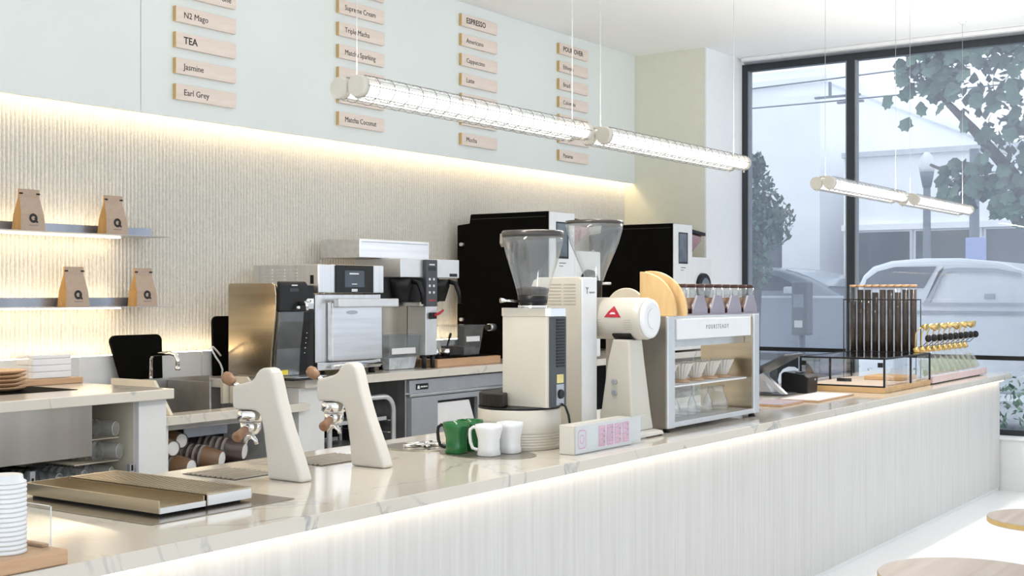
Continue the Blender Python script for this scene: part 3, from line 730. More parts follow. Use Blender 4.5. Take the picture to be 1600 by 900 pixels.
# ---- twin batch brewer
br = thing('coffee_brewer', 'twin steel batch coffee brewer with grey keypad and red tap', 'coffee brewer', (6.4, 5.3, BZ))
box('basket_bay', BLACK, (6.02, 6.60, 5.16, 5.199, 1.50, 1.655), br)
box('rear_tank', mat('tank_steel', (.42, .37, .30), .25, 1.0, var=.15, scale=8, stretch=(1, 1, .06)), (6.00, 6.45, 5.20, 5.56, 1.10, 1.655), br)  # warm brownish reflections on the tank are put into its steel colour
box('head', ALU, (6.105, 6.705, 5.072, 5.45, 1.656, 1.775), br, .004)
box('upper_tank', STEEL, (5.91, 6.595, 5.235, 5.56, 1.776, 1.893), br, .004)
box('tank_seam', GREYM, (5.93, 6.58, 5.2335, 5.2348, 1.872, 1.878), br)
box('keypad', CHAR, (6.325, 6.440, 5.045, 5.0715, 1.475, 1.770), br, .004)
for j in range(3):
    for k in range(2): box('key', ALU, (6.350 + k * .042, 6.368 + k * .042, 5.0435, 5.0448, 1.555 + j * .042, 1.57 + j * .042), br)
box('keypad_display', SCREEN, (6.345, 6.42, 5.0435, 5.0448, 1.70, 1.725), br)
box('keypad_logo', PAPER, (6.355, 6.41, 5.0435, 5.0448, 1.735, 1.743), br)
box('red_key', RED, (6.35, 6.415, 5.0435, 5.0448, 1.508, 1.516), br)
box('tower', ALU, (6.325, 6.440, 5.05, 5.199, 1.165, 1.4745), br, .003)
box('tap_body', BLACK, (6.355, 6.415, 5.030, 5.0495, 1.395, 1.435), br, .004)
MB().pipe([(6.385, 5.032, 1.415), (6.42, 5.015, 1.43), (6.455, 5.01, 1.45)], [.009, .009, .006], 10).build('tap_lever', RED, br)
for xx in (6.34, 6.425):
    MB().lathe([(.014, BZ + .0005), (.017, 1.1645)], xx, 5.075, 12).build('leg', BLACK, br)
for xx in (6.03, 6.42): MB().lathe([(.014, BZ + .0005), (.017, 1.0995)], xx, 5.5, 12).build('leg', BLACK, br)
for xx in (6.195, 6.575):
    b = MB().lathe([(.055, 1.505), (.085, 1.60), (.088, 1.648)], xx, 5.16, 22).build('brew_basket', BLACK, br)
    MB().pipe([(xx + .03, 5.085, 1.635), (xx + .035, 5.03, 1.62), (xx + .05, 5.015, 1.56), (xx + .055, 5.012, 1.49)], [.016, .016, .014, .011], 10).build('handle', BLACK, b)
box('badge', BLACK, (6.60, 6.68, 5.0705, 5.0717, 1.665, 1.685), br)

# ---- food tubs and boards
def tub(name, label, x0, x1, y0, y1, z0, z1, fill, fz):
    t = thing(name, label, 'tub', ((x0 + x1) / 2, (y0 + y1) / 2, z0))
    i = .012
    def ring(z, ins): return [(x0 + ins, y0 + ins, z), (x1 - ins, y0 + ins, z), (x1 - ins, y1 - ins, z), (x0 + ins, y1 - ins, z)]
    MB().loft([ring(z0, i * 2), ring(z1 - .012, 0)], False, False).add(ring(z0, i * 2), [(3, 2, 1, 0)]).build('wall', POLY, t)
    MB().loft([ring(z0 + .004, i * 2 + .004), ring(fz, i + .004)], False, True).build('contents', fill, t)
    box('lid', POLY, (x0 - .006, x1 + .006, y0 - .006, y1 + .006, z1 - .0115, z1), t, .003)
    box('tape_label', PAPER, (x0 + .03, x1 - .04, y0 + i - .006, y0 + i - .004, z0 + (z1 - z0) * .45, z0 + (z1 - z0) * .62), t)
    return t
tub('food_tub', 'clear lidded food tub between the oven and the brewer', 6.02, 6.32, 5.09, 5.19, BZ + .0005, 1.30, mat('pale_sachets', (.66, .66, .67), .7, var=.18, scale=25), 1.155)
tag(box('cutting_board', OAK, (6.46, 7.16, 5.06, 5.45, BZ + .0005, BZ + .052), None, .004), 'thick wooden board under the clear food tub', 'cutting board')
tag(box('rubber_mat', BLACKM, (6.52, 7.14, 5.10, 5.42, BZ + .0525, BZ + .060), None, .002), 'black mat on the thick wooden board', 'mat')
tub('food_tub', 'clear lidded food tub with a label standing on the wooden board', 6.84, 7.06, 5.13, 5.36, BZ + .0605, 1.345, mat('dark_contents', (.10, .09, .10), .7, var=.4, scale=25), 1.20)
for k, (xx, a) in enumerate(((6.60, .35), (6.72, -.2))):
    t = thing('tongs_jar', 'small steel pot holding black tongs on the board, %s' % ['left one', 'right one'][k], 'utensil pot', (xx, 5.2, BZ + .0605))
    MB().lathe([(.032, BZ + .0605), (.036, BZ + .11), (.033, BZ + .11), (.03, BZ + .065)], xx, 5.2, 18).build('pot', STEEL, t)
    MB().pipe([(xx, 5.2, BZ + .07), (xx - a * .12, 5.2, BZ + .13), (xx - a * .3, 5.2, BZ + .21)], [.006, .007, .009], 8).build('tongs', BLACK, t)

# ---- two coffee roasters, black cheeks and white fronts
def roaster(x0, label, logo=True):
    t = thing('coffee_roaster', label, 'coffee roaster', (x0 + .35, 5.2, BZ))
    yf, yb = 4.80, 5.60
    MB().prism([(yf + .012, 1.095), (yf + .012, 2.125), (5.48, 2.125), (5.49, 2.06), (yb, 2.05), (yb, 1.095)], x0, x0 + .325, 'x').build('main_body', BLACKM, t, .008)
    box('top_seam', CHAR, (x0 - .0008, x0 - .0001, yf + .03, 5.47, 2.088, 2.0905), t)
    box('front_column', WHITE, (x0 + .003, x0 + .322, yf - .004, yf + .0115, 1.30, 2.122), t, .006)
    s = box('screen', BLACK, (x0 + .075, x0 + .235, yf - .007, yf - .0045, 1.80, 2.055), t, .002)
    box('glass', mat('screen_blue', (.14, .17, .20), .1, var=.15), (x0 + .080, x0 + .215, yf - .0085, yf - .0072, 1.815, 2.045), s)
    box('nameplate', GREYINK, (x0 + .115, x0 + .20, yf - .0055, yf - .0043, 1.765, 1.772), t)
    box('nameplate', GREYINK, (x0 + .115, x0 + .165, yf - .0055, yf - .0043, 1.745, 1.751), t)
    box('drum_housing', WHITE, (x0 + .3255, x0 + .68, yf - .004, 5.45, 1.095, 1.86), t, .01)
    box('lower_front', WHITE, (x0 + .003, x0 + .322, yf - .004, yf + .0115, 1.096, 1.299), t, .004)
    dcx, dcz = x0 + .50, 1.615
    MB().cyl((dcx, yf - .005, dcz), (dcx, yf - .035, dcz), .115, .110, 32).build('door_ring', BLACK, t)
    MB().cyl((dcx, yf - .0355, dcz), (dcx, yf - .042, dcz), .075, .07, 28).build('door_glass', mat('door_glass', (.16, .19, .22), .08), t)
    # feed hopper hanging off the column
    q = [(x0 + .3265, 2.07), (x0 + .61, 2.045), (x0 + .60, 2.0), (x0 + .37, 1.865), (x0 + .3265, 1.865)]
    MB().prism(q, yf + .05, yf + .33, 'y').build('feed_hopper', ROSE, t, .012)
    MB().prism([(x0 + .3265, 2.098), (x0 + .64, 2.072), (x0 + .64, 2.044), (x0 + .3265, 2.071)], yf + .03, yf + .35, 'y').build('hopper_lid', BLACK, t, .004)
    for zz in (1.91, 1.37):
        MB().cyl((x0 - .001, 5.545, zz), (x0 - .03, 5.545, zz), .013, .013, 12).build('side_catch', ALU, t)
    return t
roaster(7.375, 'black and white coffee roaster behind the glass grinder hoppers')
roaster(9.21, 'black and white coffee roaster with rose funnel beside the column')
o = MB().cyl((7.374, 5.27, 1.318), (7.31, 5.27, 1.318), .026, .026, 16)
h_ = thing('roaster_plug', 'pale round plug fitting on the side of the left roaster', 'fitting', (7.34, 5.27, 1.292))
o.build('sleeve', ALU, h_); MB().cyl((7.309, 5.27, 1.318), (7.285, 5.27, 1.318), .02, .02, 16).build('nose', BLACK, h_)

# ================================================================== BELOW THE BACK COUNTER
fg = thing('undercounter_fridge', 'stainless undercounter fridge with black badge below the back worktop', 'fridge', (6.8, 5.3, 0))
box('body', STEEL_V, (6.10, 7.50, 5.03, 5.57, .06, 1.022), fg, .003)
box('top_rail', GREYM, (6.105, 7.50, 5.0, 5.0295, .94, 1.020), fg, .003)
box('seam_rail', STEEL, (6.10, 7.50, 4.992, 5.0295, .917, .932), fg, .002)
d1 = MB()
for (a, b, c, d) in ((6.105, 6.365, .10, .912), (6.79, 6.90, .10, .912), (6.365, 6.79, .10, .72), (6.365, 6.79, .88, .912)):
    d1.box(a, b, 4.985, 5.0295, c, d)
d1 = d1.build('door', GREYM, fg)
box('handle_recess', BLACK, (6.366, 6.789, 5.012, 5.028, .721, .879), d1)
MB().prism([(6.375, .722), (6.775, .722), (6.715, .862), (6.375, .862)], 5.000, 5.011, 'y').build('notice', PAPER, d1)
box('door', GREYM, (6.905, 7.495, 4.985, 5.0295, .10, .912), fg, .003)
bdg = box('badge', BLACK, (6.165, 6.285, 4.9965, 4.9995, .958, .995), fg)
MB().prism([(6.175, .964), (6.20, .964), (6.197, .978), (6.190, .988), (6.183, .980), (6.178, .985)], 4.9955, 4.9963, 'y').build('emblem', PAPER, bdg)
for k, w in enumerate((.012, .010, .012, .008, .012)): box('badge_mark', PAPER, (6.208 + k * .0135, 6.208 + k * .0135 + w, 4.9955, 4.9963, .971, .980), bdg)
for xx in (6.16, 7.44):
    for yy in (5.08, 5.52): MB().lathe([(.02, 0), (.02, .0595)], xx, yy, 10).build('foot', BLACK, fg)

rk = thing('sheet_pan_rack', 'aluminium pan rack with rounded top beside the fridge', 'rack', (5.75, 5.3, 0))
def hoop(y):
    pts = [(5.45, y, .0), (5.45, y, .84)]
    for k in range(1, 7):
        a = PI - k * PI / 12; pts.append((5.54 + .09 * math.cos(a), y, .84 + .09 * math.sin(a)))
    for k in range(0, 7):
        a = PI / 2 - k * PI / 12; pts.append((5.93 + .09 * math.cos(a), y, .84 + .09 * math.sin(a)))
    pts.append((6.02, y, 0))
    return pts
for y in (5.06, 5.50): MB().pipe(hoop(y), .016, 10).build('frame', ALU, rk)
for k in range(7):
    zz = .33 + k * .075
    for xx in (5.475, 5.995): box('runner', ALU, (xx - .012, xx + .012, 5.07, 5.49, zz, zz + .004), rk)
for k in (0, 2, 4, 6):
    zz = .3345 + k * .075
    t = thing('sheet_pan', 'aluminium sheet pan, %s in the rack under the back counter' % {0: 'lowest', 2: 'second from the bottom', 4: 'second from the top', 6: 'topmost'}[k], 'pan', (5.735, 5.28, zz), group='sheet pans in the rack')
    box('base', ALU, (5.49, 5.98, 5.085, 5.48, zz, zz + .003), t)
    for b in ((5.49, 5.98, 5.080, 5.0848, zz, zz + .022), (5.49, 5.98, 5.4802, 5.485, zz, zz + .022)): box('rim', ALU, b, t)

def cup_stack(name, label, p, d, n, r, mats, group, cat='cups', rim=True):
    """n nested cups lying on their side; base of the nearest cup at p, stack running along d"""
    d = Vector(d).normalized(); p = Vector(p)
    t = thing(name, label, cat, tuple(p - Vector((0, 0, r))), group=group)
    L = .095
    for k in range(n):
        a = p + d * (k * .017)
        rb, rt = r * .70, r * .98
        if k == 0:
            pts = [a, a + d * L * .98, a + d * L]; rr = [rb, rt * .98, rt * 1.05]
            c = MB().pipe(pts, rr, 20, False).build('cup', mats[0], t)
            MB().cyl(a + d * .003, a + d * .001, rb * .96, rb * .96, 20).build('base', mats[1], c)
        else:
            c = MB().pipe([a + d * (L - .016), a + d * (L - .002), a + d * L], [rt * .97, rt * .99, rt * 1.06], 20, False).build('cup', mats[2] if k % 2 == 0 else mats[3], t)
    e = p + d * (L + n * .017 + .02)
    MB().pipe([p - d * .012, p, p + d * L, e], [r * .25, r * .82, r * 1.1, r * 1.1], 16, True).build('bag', FILM, t)
    return t
G = 'bagged paper cups in the sink cabinet'
PM = (BROWN, WHITE, DKBROWN, mat('cup_rim_grey', (.45, .42, .40), .6))
dv = (.25, 1, .03)
cup_stack('paper_cups', 'bagged brown paper cups, uppermost left sleeve in the sink cabinet', (4.415, 5.12, .800), (.05, 1, .0), 6, .052, PM, G)
cup_stack('paper_cups', 'bagged brown paper cups, white base at far left of the sink cabinet', (4.292, 5.04, .778), (.05, 1, 0), 6, .053, PM, G)
cup_stack('paper_cups', 'bagged brown paper cups lying low left in the sink cabinet', (4.410, 5.04, .672), (-.15, 1, .02), 6, .053, PM, G)
cup_stack('paper_cups', 'bagged brown paper cups in the middle showing a dark round emblem', (4.615, 5.04, .690), (-.40, 1, .12), 9, .058, PM, G)
cup_stack('paper_cups', 'bagged dark paper cups, longest sleeve at right of the sink cabinet', (4.775, 5.04, .715), (-.45, 1, .10), 11, .060, (DKBROWN, WHITE, DKBROWN, PM[3]), G)
tag(box('label_card', mat('blue_grey_card', (.48, .53, .62), .6), (4.50, 4.80, 5.20, 5.21, .80, .895), None, .004), 'pale blue grey box end above the paper cups in the sink cabinet', 'box')
G = 'sleeves of clear plastic cups'
CUPC = glass('cup_plastic', (.95, .96, .96), 1.5, .03, .05, (.8, .82, .84))
CUPR = glass('cup_plastic_rim', (.9, .92, .92), 1.6, .03, .30, (.86, .88, .9))
CM = (CUPC, CUPC, CUPC, CUPR)
for k, (p, d, n, r, lab) in enumerate((
    ((3.585, 4.585, .966), (-.40, 1, 0), 8, .041, 'clear plastic cups lying on their side, upper sleeve beside the steel apron'),
    ((3.605, 4.585, .8675), (-.45, 1, 0), 11, .043, 'clear plastic cups lying on their side below the upper sleeve'),
    ((3.575, 4.60, .773), (-.5, 1, 0), 14, .036, 'sleeve of clear cups on the low shelf, nearest the cabinet side'),
    ((3.435, 4.60, .774), (-.4, 1, 0), 9, .037, 'sleeve of clear cups on the low shelf, second from the right'),
    ((3.310, 4.60, .774), (-.4, 1, 0), 9, .037, 'sleeve of clear cups on the low shelf, third from the right'),
    ((3.06, 4.60, .774), (-.4, 1, 0), 9, .037, 'sleeve of clear cups on the low shelf, left of the slotted upright'))):
    t = cup_stack('plastic_cups', lab, p, d, n, r, CM, G)
    D = Vector(d).normalized(); P0 = Vector(p); U = Vector((0, 0, 1)); V = D.cross(U)
    MB().pipe([P0 + (U * math.sin(2 * PI * q / 18) + V * math.cos(2 * PI * q / 18)) * r * .72 for q in range(19)], .0022, 6, False).build('bottom_rim', CUPR, t)
# ================================================================== PENDANT TUBE LAMPS
LAMP_W = 7.2
def pendant(x0, x1, y, z, label):
    t = thing('tube_pendant', label, 'pendant lamp', ((x0 + x1) / 2, y + .04, z), group='caged twin-tube pendant lamps')
    r = .038
    for yy in (y, y + .081):
        MB().cyl((x0 + .03, yy, z - .006), (x1 - .03, yy, z - .006), r * .66, r * .66, 20).build('light_tube', LAMP, t)
        MB().pipe([(x0 + .0295, yy, z), (x1 - .0295, yy, z)], r * .96, 24, False).build('clear_sleeve', GLASS2, t)
        for a, b in ((x0, x0 + .029), (x1 - .029, x1)):
            MB().pipe([(a, yy, z), (a + .006, yy, z), (b, yy, z)], [r * .93, r, r], 24).build('end_cap', CAPM, t)
        cg = MB()
        nR = int((x1 - x0) / .075)
        for k in range(1, nR):
            xx = x0 + (x1 - x0) * k / nR
            pts = [(xx, yy + (r + .003) * math.cos(2 * PI * q / 16), z + (r + .003) * math.sin(2 * PI * q / 16)) for q in range(17)]
            cg.pipe(pts, .0015, 5, False)
        for a in (60, 120, 240, 300, 0, 180):
            q = math.radians(a)
            cg.pipe([(x0 + .02, yy + (r + .003) * math.cos(q), z + (r + .003) * math.sin(q)), (x1 - .02, yy + (r + .003) * math.cos(q), z + (r + .003) * math.sin(q))], .0015, 5)
        cg.build('wire_cage', WIRE, t)
        for xx in (x0 + .012, x1 - .012): MB().cyl((xx, yy, z - r - .001), (xx, yy, z - r - .012), .005, .005, 8).build('screw', CAPM, t)
    for s_, rx in ((-1, 0), (1, PI)):                       # the lamp's own light, thrown down and up between the tubes
        ld = bpy.data.lights.new('tube_light', 'AREA'); ld.shape = 'RECTANGLE'; ld.size = x1 - x0 - .1; ld.size_y = .05
        ld.energy = LAMP_W; ld.color = (1.0, .925, .82)
        lo = bpy.data.objects.new('tube_light', ld); COL.objects.link(lo); lo.parent = t
        lo.location = (0, .0005, s_ * .046); lo.rotation_euler = (rx, 0, 0)
    for xx in (x0 + .05, x1 - .05):
        box('bracket', CAPM, (xx - .012, xx + .012, y + .01, y + .071, z + .030, z + .044), t, .002)
        MB().cyl((xx, y + .0405, z + .0445), (xx, y + .0405, CEIL - .021), .0014, .0014, 6).build('cable', CABLE, t)
        MB().lathe([(.02, CEIL - .0205), (.028, CEIL - .006), (.028, CEIL - .0005)], xx, y + .0405, 14).build('ceiling_rose', WHITE, t)
pendant(3.22, 4.70, 2.87, 2.25, 'caged twin-tube pendant lamp nearest the viewer, with round cream end caps')
pendant(4.835, 6.32, 2.87, 2.25, 'caged twin-tube pendant lamp continuing the near row, ending at the column')
pendant(7.23, 8.62, 2.75, 2.208, 'caged twin-tube pendant lamp in front of the window mullion')
pendant(8.83, 10.23, 2.75, 2.208, 'farthest caged twin-tube pendant lamp, in front of the wide window')

# ================================================================== FRONT COUNTER, LEFT END
wt = thing('lid_tray', 'oak tray with a clear acrylic screen holding the white lids', 'tray', (1.6, 2.68, TOP))
box('base', OAK, (1.30, 1.865, 2.556, 2.81, TOP + .0005, TOP + .034), wt, .003)
box('ridge', OAK, (1.840, 1.858, 2.62, 2.80, TOP + .0345, TOP + .042), wt, .002)
box('screen', ACRYL, (1.30, 1.838, 2.80, 2.804, TOP + .0345, TOP + .135), wt)
box('screen', ACRYL, (1.834, 1.838, 2.585, 2.7995, TOP + .0345, TOP + .135), wt)
box('screen_edge', mat('acrylic_edge', (.80, .80, .77), .3), (1.8385, 1.840, 2.5845, 2.588, TOP + .0425, TOP + .135), wt)
box('screen_edge', mat('acrylic_edge', (.80, .80, .77), .3), (1.8345, 1.8385, 2.5885, 2.7995, TOP + .1352, TOP + .1368), wt)
lid0 = None
for k in range(15):
    last = k == 14
    o = MB().lathe([(.047, 0), (.048, .004), (.0455, .0095), (.041, .0105), (.040, .0105), (.044, .004)], seg=36).build('takeaway_cover', WHITE) if lid0 is None else lid0.copy()
    if lid0 is None: lid0 = o
    else: COL.objects.link(o)
    o.location = (1.757, 2.642, TOP + .0345 + k * .0108)
    tag(o, 'white plastic cup lid, %s in the tall stack at the left edge' % (['lowest'] + [q + ' from the bottom' for q in 'second third fourth fifth sixth seventh eighth ninth tenth eleventh twelfth thirteenth fourteenth fifteenth'.split()])[k], 'lid', 'stacked white cup lids')
o = MB().lathe([(.047, 0), (.046, .003), (.040, .006), (.0385, .017), (.036, .018), (.001, .0175)], seg=36).build('takeaway_cover', WHITE)
o.location = (1.757, 2.642, TOP + .0345 + 15 * .0108); tag(o, 'white plastic cup lid with raised crown topping the stack', 'lid', 'stacked white cup lids')

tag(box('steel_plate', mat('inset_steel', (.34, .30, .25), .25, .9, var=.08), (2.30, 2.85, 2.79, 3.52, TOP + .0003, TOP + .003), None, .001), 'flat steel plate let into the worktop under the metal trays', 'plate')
t = thing('steel_tray', 'open brushed steel tray with a tall side, the nearer of two', 'tray', (2.475, 3.18, TOP + .0035))
z0 = TOP + .012
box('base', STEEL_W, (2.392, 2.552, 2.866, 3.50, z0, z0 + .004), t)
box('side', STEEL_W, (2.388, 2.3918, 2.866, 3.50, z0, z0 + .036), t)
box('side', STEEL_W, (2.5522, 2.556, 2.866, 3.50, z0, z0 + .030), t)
MB().prism([(2.388, z0), (2.556, z0), (2.556, z0 + .016), (2.388, z0 + .016)], 2.860, 2.8655, 'y').build('end', STEEL, t)
box('end', STEEL_W, (2.388, 2.556, 3.5005, 3.505, z0, z0 + .034), t)
box('runner', BLACK, (2.41, 2.53, 2.89, 3.48, TOP + .0035, z0 - .0005), t)
t = thing('steel_tray', 'brushed steel tray with a finely ribbed top, the farther of two', 'tray', (2.66, 3.18, TOP + .0035))
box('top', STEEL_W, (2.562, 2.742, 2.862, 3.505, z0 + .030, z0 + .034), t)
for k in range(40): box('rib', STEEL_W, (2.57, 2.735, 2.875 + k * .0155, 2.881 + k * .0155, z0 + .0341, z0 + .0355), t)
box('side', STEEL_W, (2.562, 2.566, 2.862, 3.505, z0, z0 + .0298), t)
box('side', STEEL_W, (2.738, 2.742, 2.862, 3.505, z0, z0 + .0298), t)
box('end', STEEL, (2.5665, 2.7375, 2.862, 2.866, z0, z0 + .0298), t)
box('runner', BLACK, (2.58, 2.72, 2.89, 3.48, TOP + .0035, z0 - .0005), t)

# ---- espresso taps
TAP = [(3.165, .9205), (3.168, .96), (3.173, 1.002), (3.184, 1.071), (3.193, 1.110), (3.198, 1.128), (3.208, 1.142), (3.225, 1.149), (3.25, 1.151), (3.328, 1.149), (3.337, 1.156), (3.339, 1.19), (3.338, 1.225), (3.330, 1.234), (3.29, 1.242), (3.252, 1.251),
       (3.238, 1.258), (3.228, 1.267), (3.220, 1.279), (3.208, 1.291), (3.192, 1.298), (3.172, 1.300), (3.156, 1.296), (3.143, 1.284), (3.134, 1.262), (3.124, 1.228), (3.112, 1.188), (3.096, 1.143), (3.078, 1.098), (3.057, 1.052), (3.036, 1.008), (3.018, .967), (3.006, .935), (3.003, .9205)]
def espresso_tap(x, label):
    t = thing('espresso_tap', label, 'espresso tap', (x + .045, 3.1, TOP), group='white espresso taps')
    MB().prism(TAP, x, x + .056, 'x').build('body', IVORY, t, .012, seg=4)
    cx = x + .028; cy = 3.272
    MB().lathe([(.042, 1.112), (.047, 1.116), (.047, 1.140), (.043, 1.1485)], cx, cy, 26).build('group_head', CHROME, t)
    pf = MB().lathe([(.022, 1.066), (.034, 1.078), (.036, 1.088), (.036, 1.108)], cx, cy, 24).build('portafilter', CHROME, t)
    MB().pipe([(cx - .028, cy - .014, 1.092), (cx - .046, cy - .024, 1.088)], [.012, .010], 12).build('neck', CHROME, pf)
    MB().pipe([(cx - .0465, cy - .0245, 1.0875), (cx - .056, cy - .029, 1.085), (cx - .095, cy - .047, 1.075), (cx - .118, cy - .058, 1.069), (cx - .124, cy - .061, 1.067)], [.011, .015, .016, .019, .012], 14).build('handle', WALNUT, pf)
    for s in (-1, 1): MB().pipe([(cx, cy, 1.068), (cx, cy + s * .010, 1.055), (cx, cy + s * .024, 1.046), (cx, cy + s * .028, 1.032)], [.011, .009, .0075, .007], 10).build('spout', CHROME, pf)
    lv = MB().cyl((cx - .012, 3.322, 1.232), (cx - .016, 3.345, 1.240), .008, .008, 10).build('paddle_stem', CHROME, t)
    MB().pipe([(cx - .016, 3.340, 1.240), (cx - .017, 3.346, 1.244), (cx - .020, 3.366, 1.257), (cx - .022, 3.380, 1.266), (cx - .023, 3.386, 1.269)], [.011, .018, .023, .017, .005], 14).build('paddle', WALNUT, lv)
    return t
espresso_tap(3.10, 'white curved espresso tap with wooden paddle, nearer the steel trays')
espresso_tap(3.522, 'white curved espresso tap with wooden paddle, nearer the mugs')
def drip_grate(x0, x1, y0, y1, label):
    t = thing('drip_grate', label, 'drip grate', ((x0 + x1) / 2, (y0 + y1) / 2, TOP), group='drip grates beside the taps')
    box('pan', mat('grate_pan', (.05, .045, .04), .5, .3), (x0, x1, y0, y1, TOP + .0003, TOP + .0015), t)
    n = int((y1 - y0) / .025)
    for k in range(n):
        yy = y0 + .006 + k * (y1 - y0 - .012) / n
        box('slat', mat('grate_slat', (.50, .45, .38), .4, .5, var=.05), (x0 + .004, x1 - .004, yy, yy + .0145, TOP + .0017, TOP + .006), t)
drip_grate(3.02, 3.22, 3.235, 3.50, 'slotted steel drip grate under the nearer espresso tap')
drip_grate(3.45, 3.75, 3.24, 3.47, 'slotted steel drip grate under the farther espresso tap')

# ---- pitcher rinser and mug mat
t = thing('pitcher_rinser', 'steel pitcher rinser with star-shaped nozzle arms in the worktop', 'rinser', (4.12, 3.32, TOP))
MB().lathe([(.165, TOP + .0003), (.165, TOP + .003), (.155, TOP + .004)], 4.13, 3.31, 36).build('plate', mat('rinser_steel', (.42, .38, .32), .25, .9, var=.08), t)
for k in range(5):
    a = 2 * PI * k / 5 + .3
    MB().pipe([(4.13 + .02 * math.cos(a), 3.31 + .02 * math.sin(a), TOP + .012), (4.13 + .095 * math.cos(a), 3.31 + .095 * math.sin(a), TOP + .011)], [.008, .006], 8).build('arm', CHROME, t)
MB().lathe([(.022, TOP + .0045), (.022, TOP + .016), (.012, TOP + .020)], 4.13, 3.31, 18).build('hub', CHROME, t)
o = MB().lathe([(.21, TOP + .0003), (.21, TOP + .0025)], 0, 0, 40).build('mug_mat', mat('mug_mat_steel', (.36, .33, .29), .3, .8, var=.1), None)
o.location = (4.09, 2.955, 0); o.scale = (.72, 1.0, 1)
tag(o, 'oval perforated metal drip plate under the mugs', 'drip plate')
def mug(x, y, m, hm, label):
    t = thing('mug', label, 'mug', (x, y, TOP + .003), group='mugs by the grinder')
    N = 28
    def ring(r, z): return [(x + r * math.cos(2 * PI * i / N) * (1 + .07 * math.cos(8 * PI * i / N + PI)), y + r * math.sin(2 * PI * i / N) * (1 + .07 * math.cos(8 * PI * i / N + PI)), z) for i in range(N)]
    z = TOP + .003
    MB().loft([ring(r, z + q) for r, q in ((.040, 0), (.044, .004), (.040, .03), (.040, .06), (.047, .09), (.051, .105), (.050, .122), (.047, .122), (.045, .10), (.036, .06), (.036, .012))], True, True).build('cup', m, t)
    dx, dy = -.35, .94
    P = lambda r, q: (x + dx * r, y + dy * r, z + q)
    MB().pipe([P(.044, .106), P(.062, .110), P(.075, .100), P(.077, .08), P(.074, .05), P(.066, .028), P(.050, .022), P(.038, .024)], .0065, 10).build('handle', hm, t)
mug(4.136, 3.075, GREEN, GREEN, 'green glazed mug, behind the other green one')
mug(4.029, 3.062, GREEN, BLACK, 'green glazed mug with a dark handle, left of the white mugs')
mug(4.035, 2.908, WHITE, WHITE, 'white mug with a small mark, in front of the green mugs')
mug(4.152, 2.890, WHITE, WHITE, 'white mug half hidden behind the other white mug')

# ---- drum-base grinder with glass hopper
g = thing('coffee_grinder', 'cream coffee grinder on a round ribbed base with glass hopper', 'grinder', (4.365, 2.99, TOP))
gx, gy = 4.365, 2.99
prof = [(.168, TOP + .0005), (.170, TOP + .006)]
for k in range(6): prof += [(.170, TOP + .010 + k * .011), (.1725, TOP + .012 + k * .011), (.1725, TOP + .019 + k * .011)]
prof += [(.172, TOP + .082), (.172, TOP + .160), (.168, TOP + .164)]
MB().lathe(prof, gx, gy, 56).build('base', CREAM, g)
MB().lathe([(.170, TOP + .1645), (.171, TOP + .172)], gx, gy, 48).build('base_rim', BLACK, g)
arc = [(gx + .168 * math.cos(a), gy + .168 * math.sin(a)) for a in [math.radians(q) for q in range(20, 191, 10)]] + [(4.296, 3.0), (4.296, 3.042)]
MB().prism(arc, TOP + .1725, TOP + .228, 'z').build('knock_lid', mat('brown_black', (.014, .011, .009), .5, spec=.3), g, .006)
MB().prism([(4.30, 2.82), (4.305, 2.812), (4.312, 2.808), (4.425, 2.808), (4.430, 2.815), (4.430, 3.03), (4.425, 3.036), (4.31, 3.036), (4.302, 3.03)], 1.0935, 1.460, 'z').build('body', CREAM, g)
box('rear_panel', CHAR, (4.309, 4.428, 2.800, 2.8075, 1.094, 1.459), g, .002)
vn = MB()
for k in range(16): vn.box(4.352, 4.412, 2.797, 2.7997, 1.455 - .0125 * k - .012, 1.455 - .0125 * k - .005)
vn.build('vent_grille', BLACK, g)
box('caution_label', mat('label_yellow', (.72, .62, .26), .6, var=.15), (4.355, 4.405, 2.7985, 2.7998, 1.19, 1.225), g)
MB().cyl((4.38, 2.7998, 1.145), (4.38, 2.790, 1.145), .020, .018, 18).build('dial', BLACK, g)
box('socket_plate', GREYM, (4.352, 4.408, 2.7985, 2.7998, 1.10, 1.185), g, .006)
MB().pipe([(4.385, 2.796, 1.105), (4.392, 2.782, 1.095), (4.40, 2.772, 1.06), (4.405, 2.768, 1.02), (4.42, 2.765, .95), (4.44, 2.775, .930)], .005, 8).build('power_cord', BLACK, g)
MB().prism([(4.297, 2.815), (4.31, 2.802), (4.428, 2.802), (4.436, 2.815), (4.436, 3.03), (4.428, 3.042), (4.31, 3.042), (4.297, 3.03)], 1.4605, 1.495, 'z').build('collar', CHROME, g, .003)
hx, hy = 4.368, 2.925
MB().lathe([(.062, 1.4955), (.062, 1.505)], hx, hy, 30).build('throat_ring', CHROME, g)
MB().lathe([(.058, 1.5055), (.064, 1.545)], hx, hy, 30).build('throat', BLACK, g)
HP = [(.062, 1.5455), (.074, 1.59), (.092, 1.65), (.110, 1.71), (.122, 1.76), (.126, 1.785)]
hp = MB().lathe(HP + [(r - .003, z) for r, z in HP[::-1]], hx, hy, 40, False).build('hopper', GLASS2, g)
MB().lathe([(.060, 1.546), (.068, 1.572), (.05, 1.580), (.01, 1.583)], hx, hy, 24).build('beans', BEANS, hp)
MB().lathe([(.127, 1.7855), (.129, 1.792), (.129, 1.806), (.124, 1.811), (.02, 1.812)], hx, hy, 40).build('hopper_lid', mat('smoked_lid', (.045, .04, .036), .25), hp)
MB().prism([(hx - .075, 1.80), (hx - .06, 1.80), (hx - .058, 1.76), (hx - .066, 1.745), (hx - .078, 1.76)], hy + .098, hy + .112, 'y').build('lid_clip', mat('clip_olive', (.24, .22, .17), .4), hp)
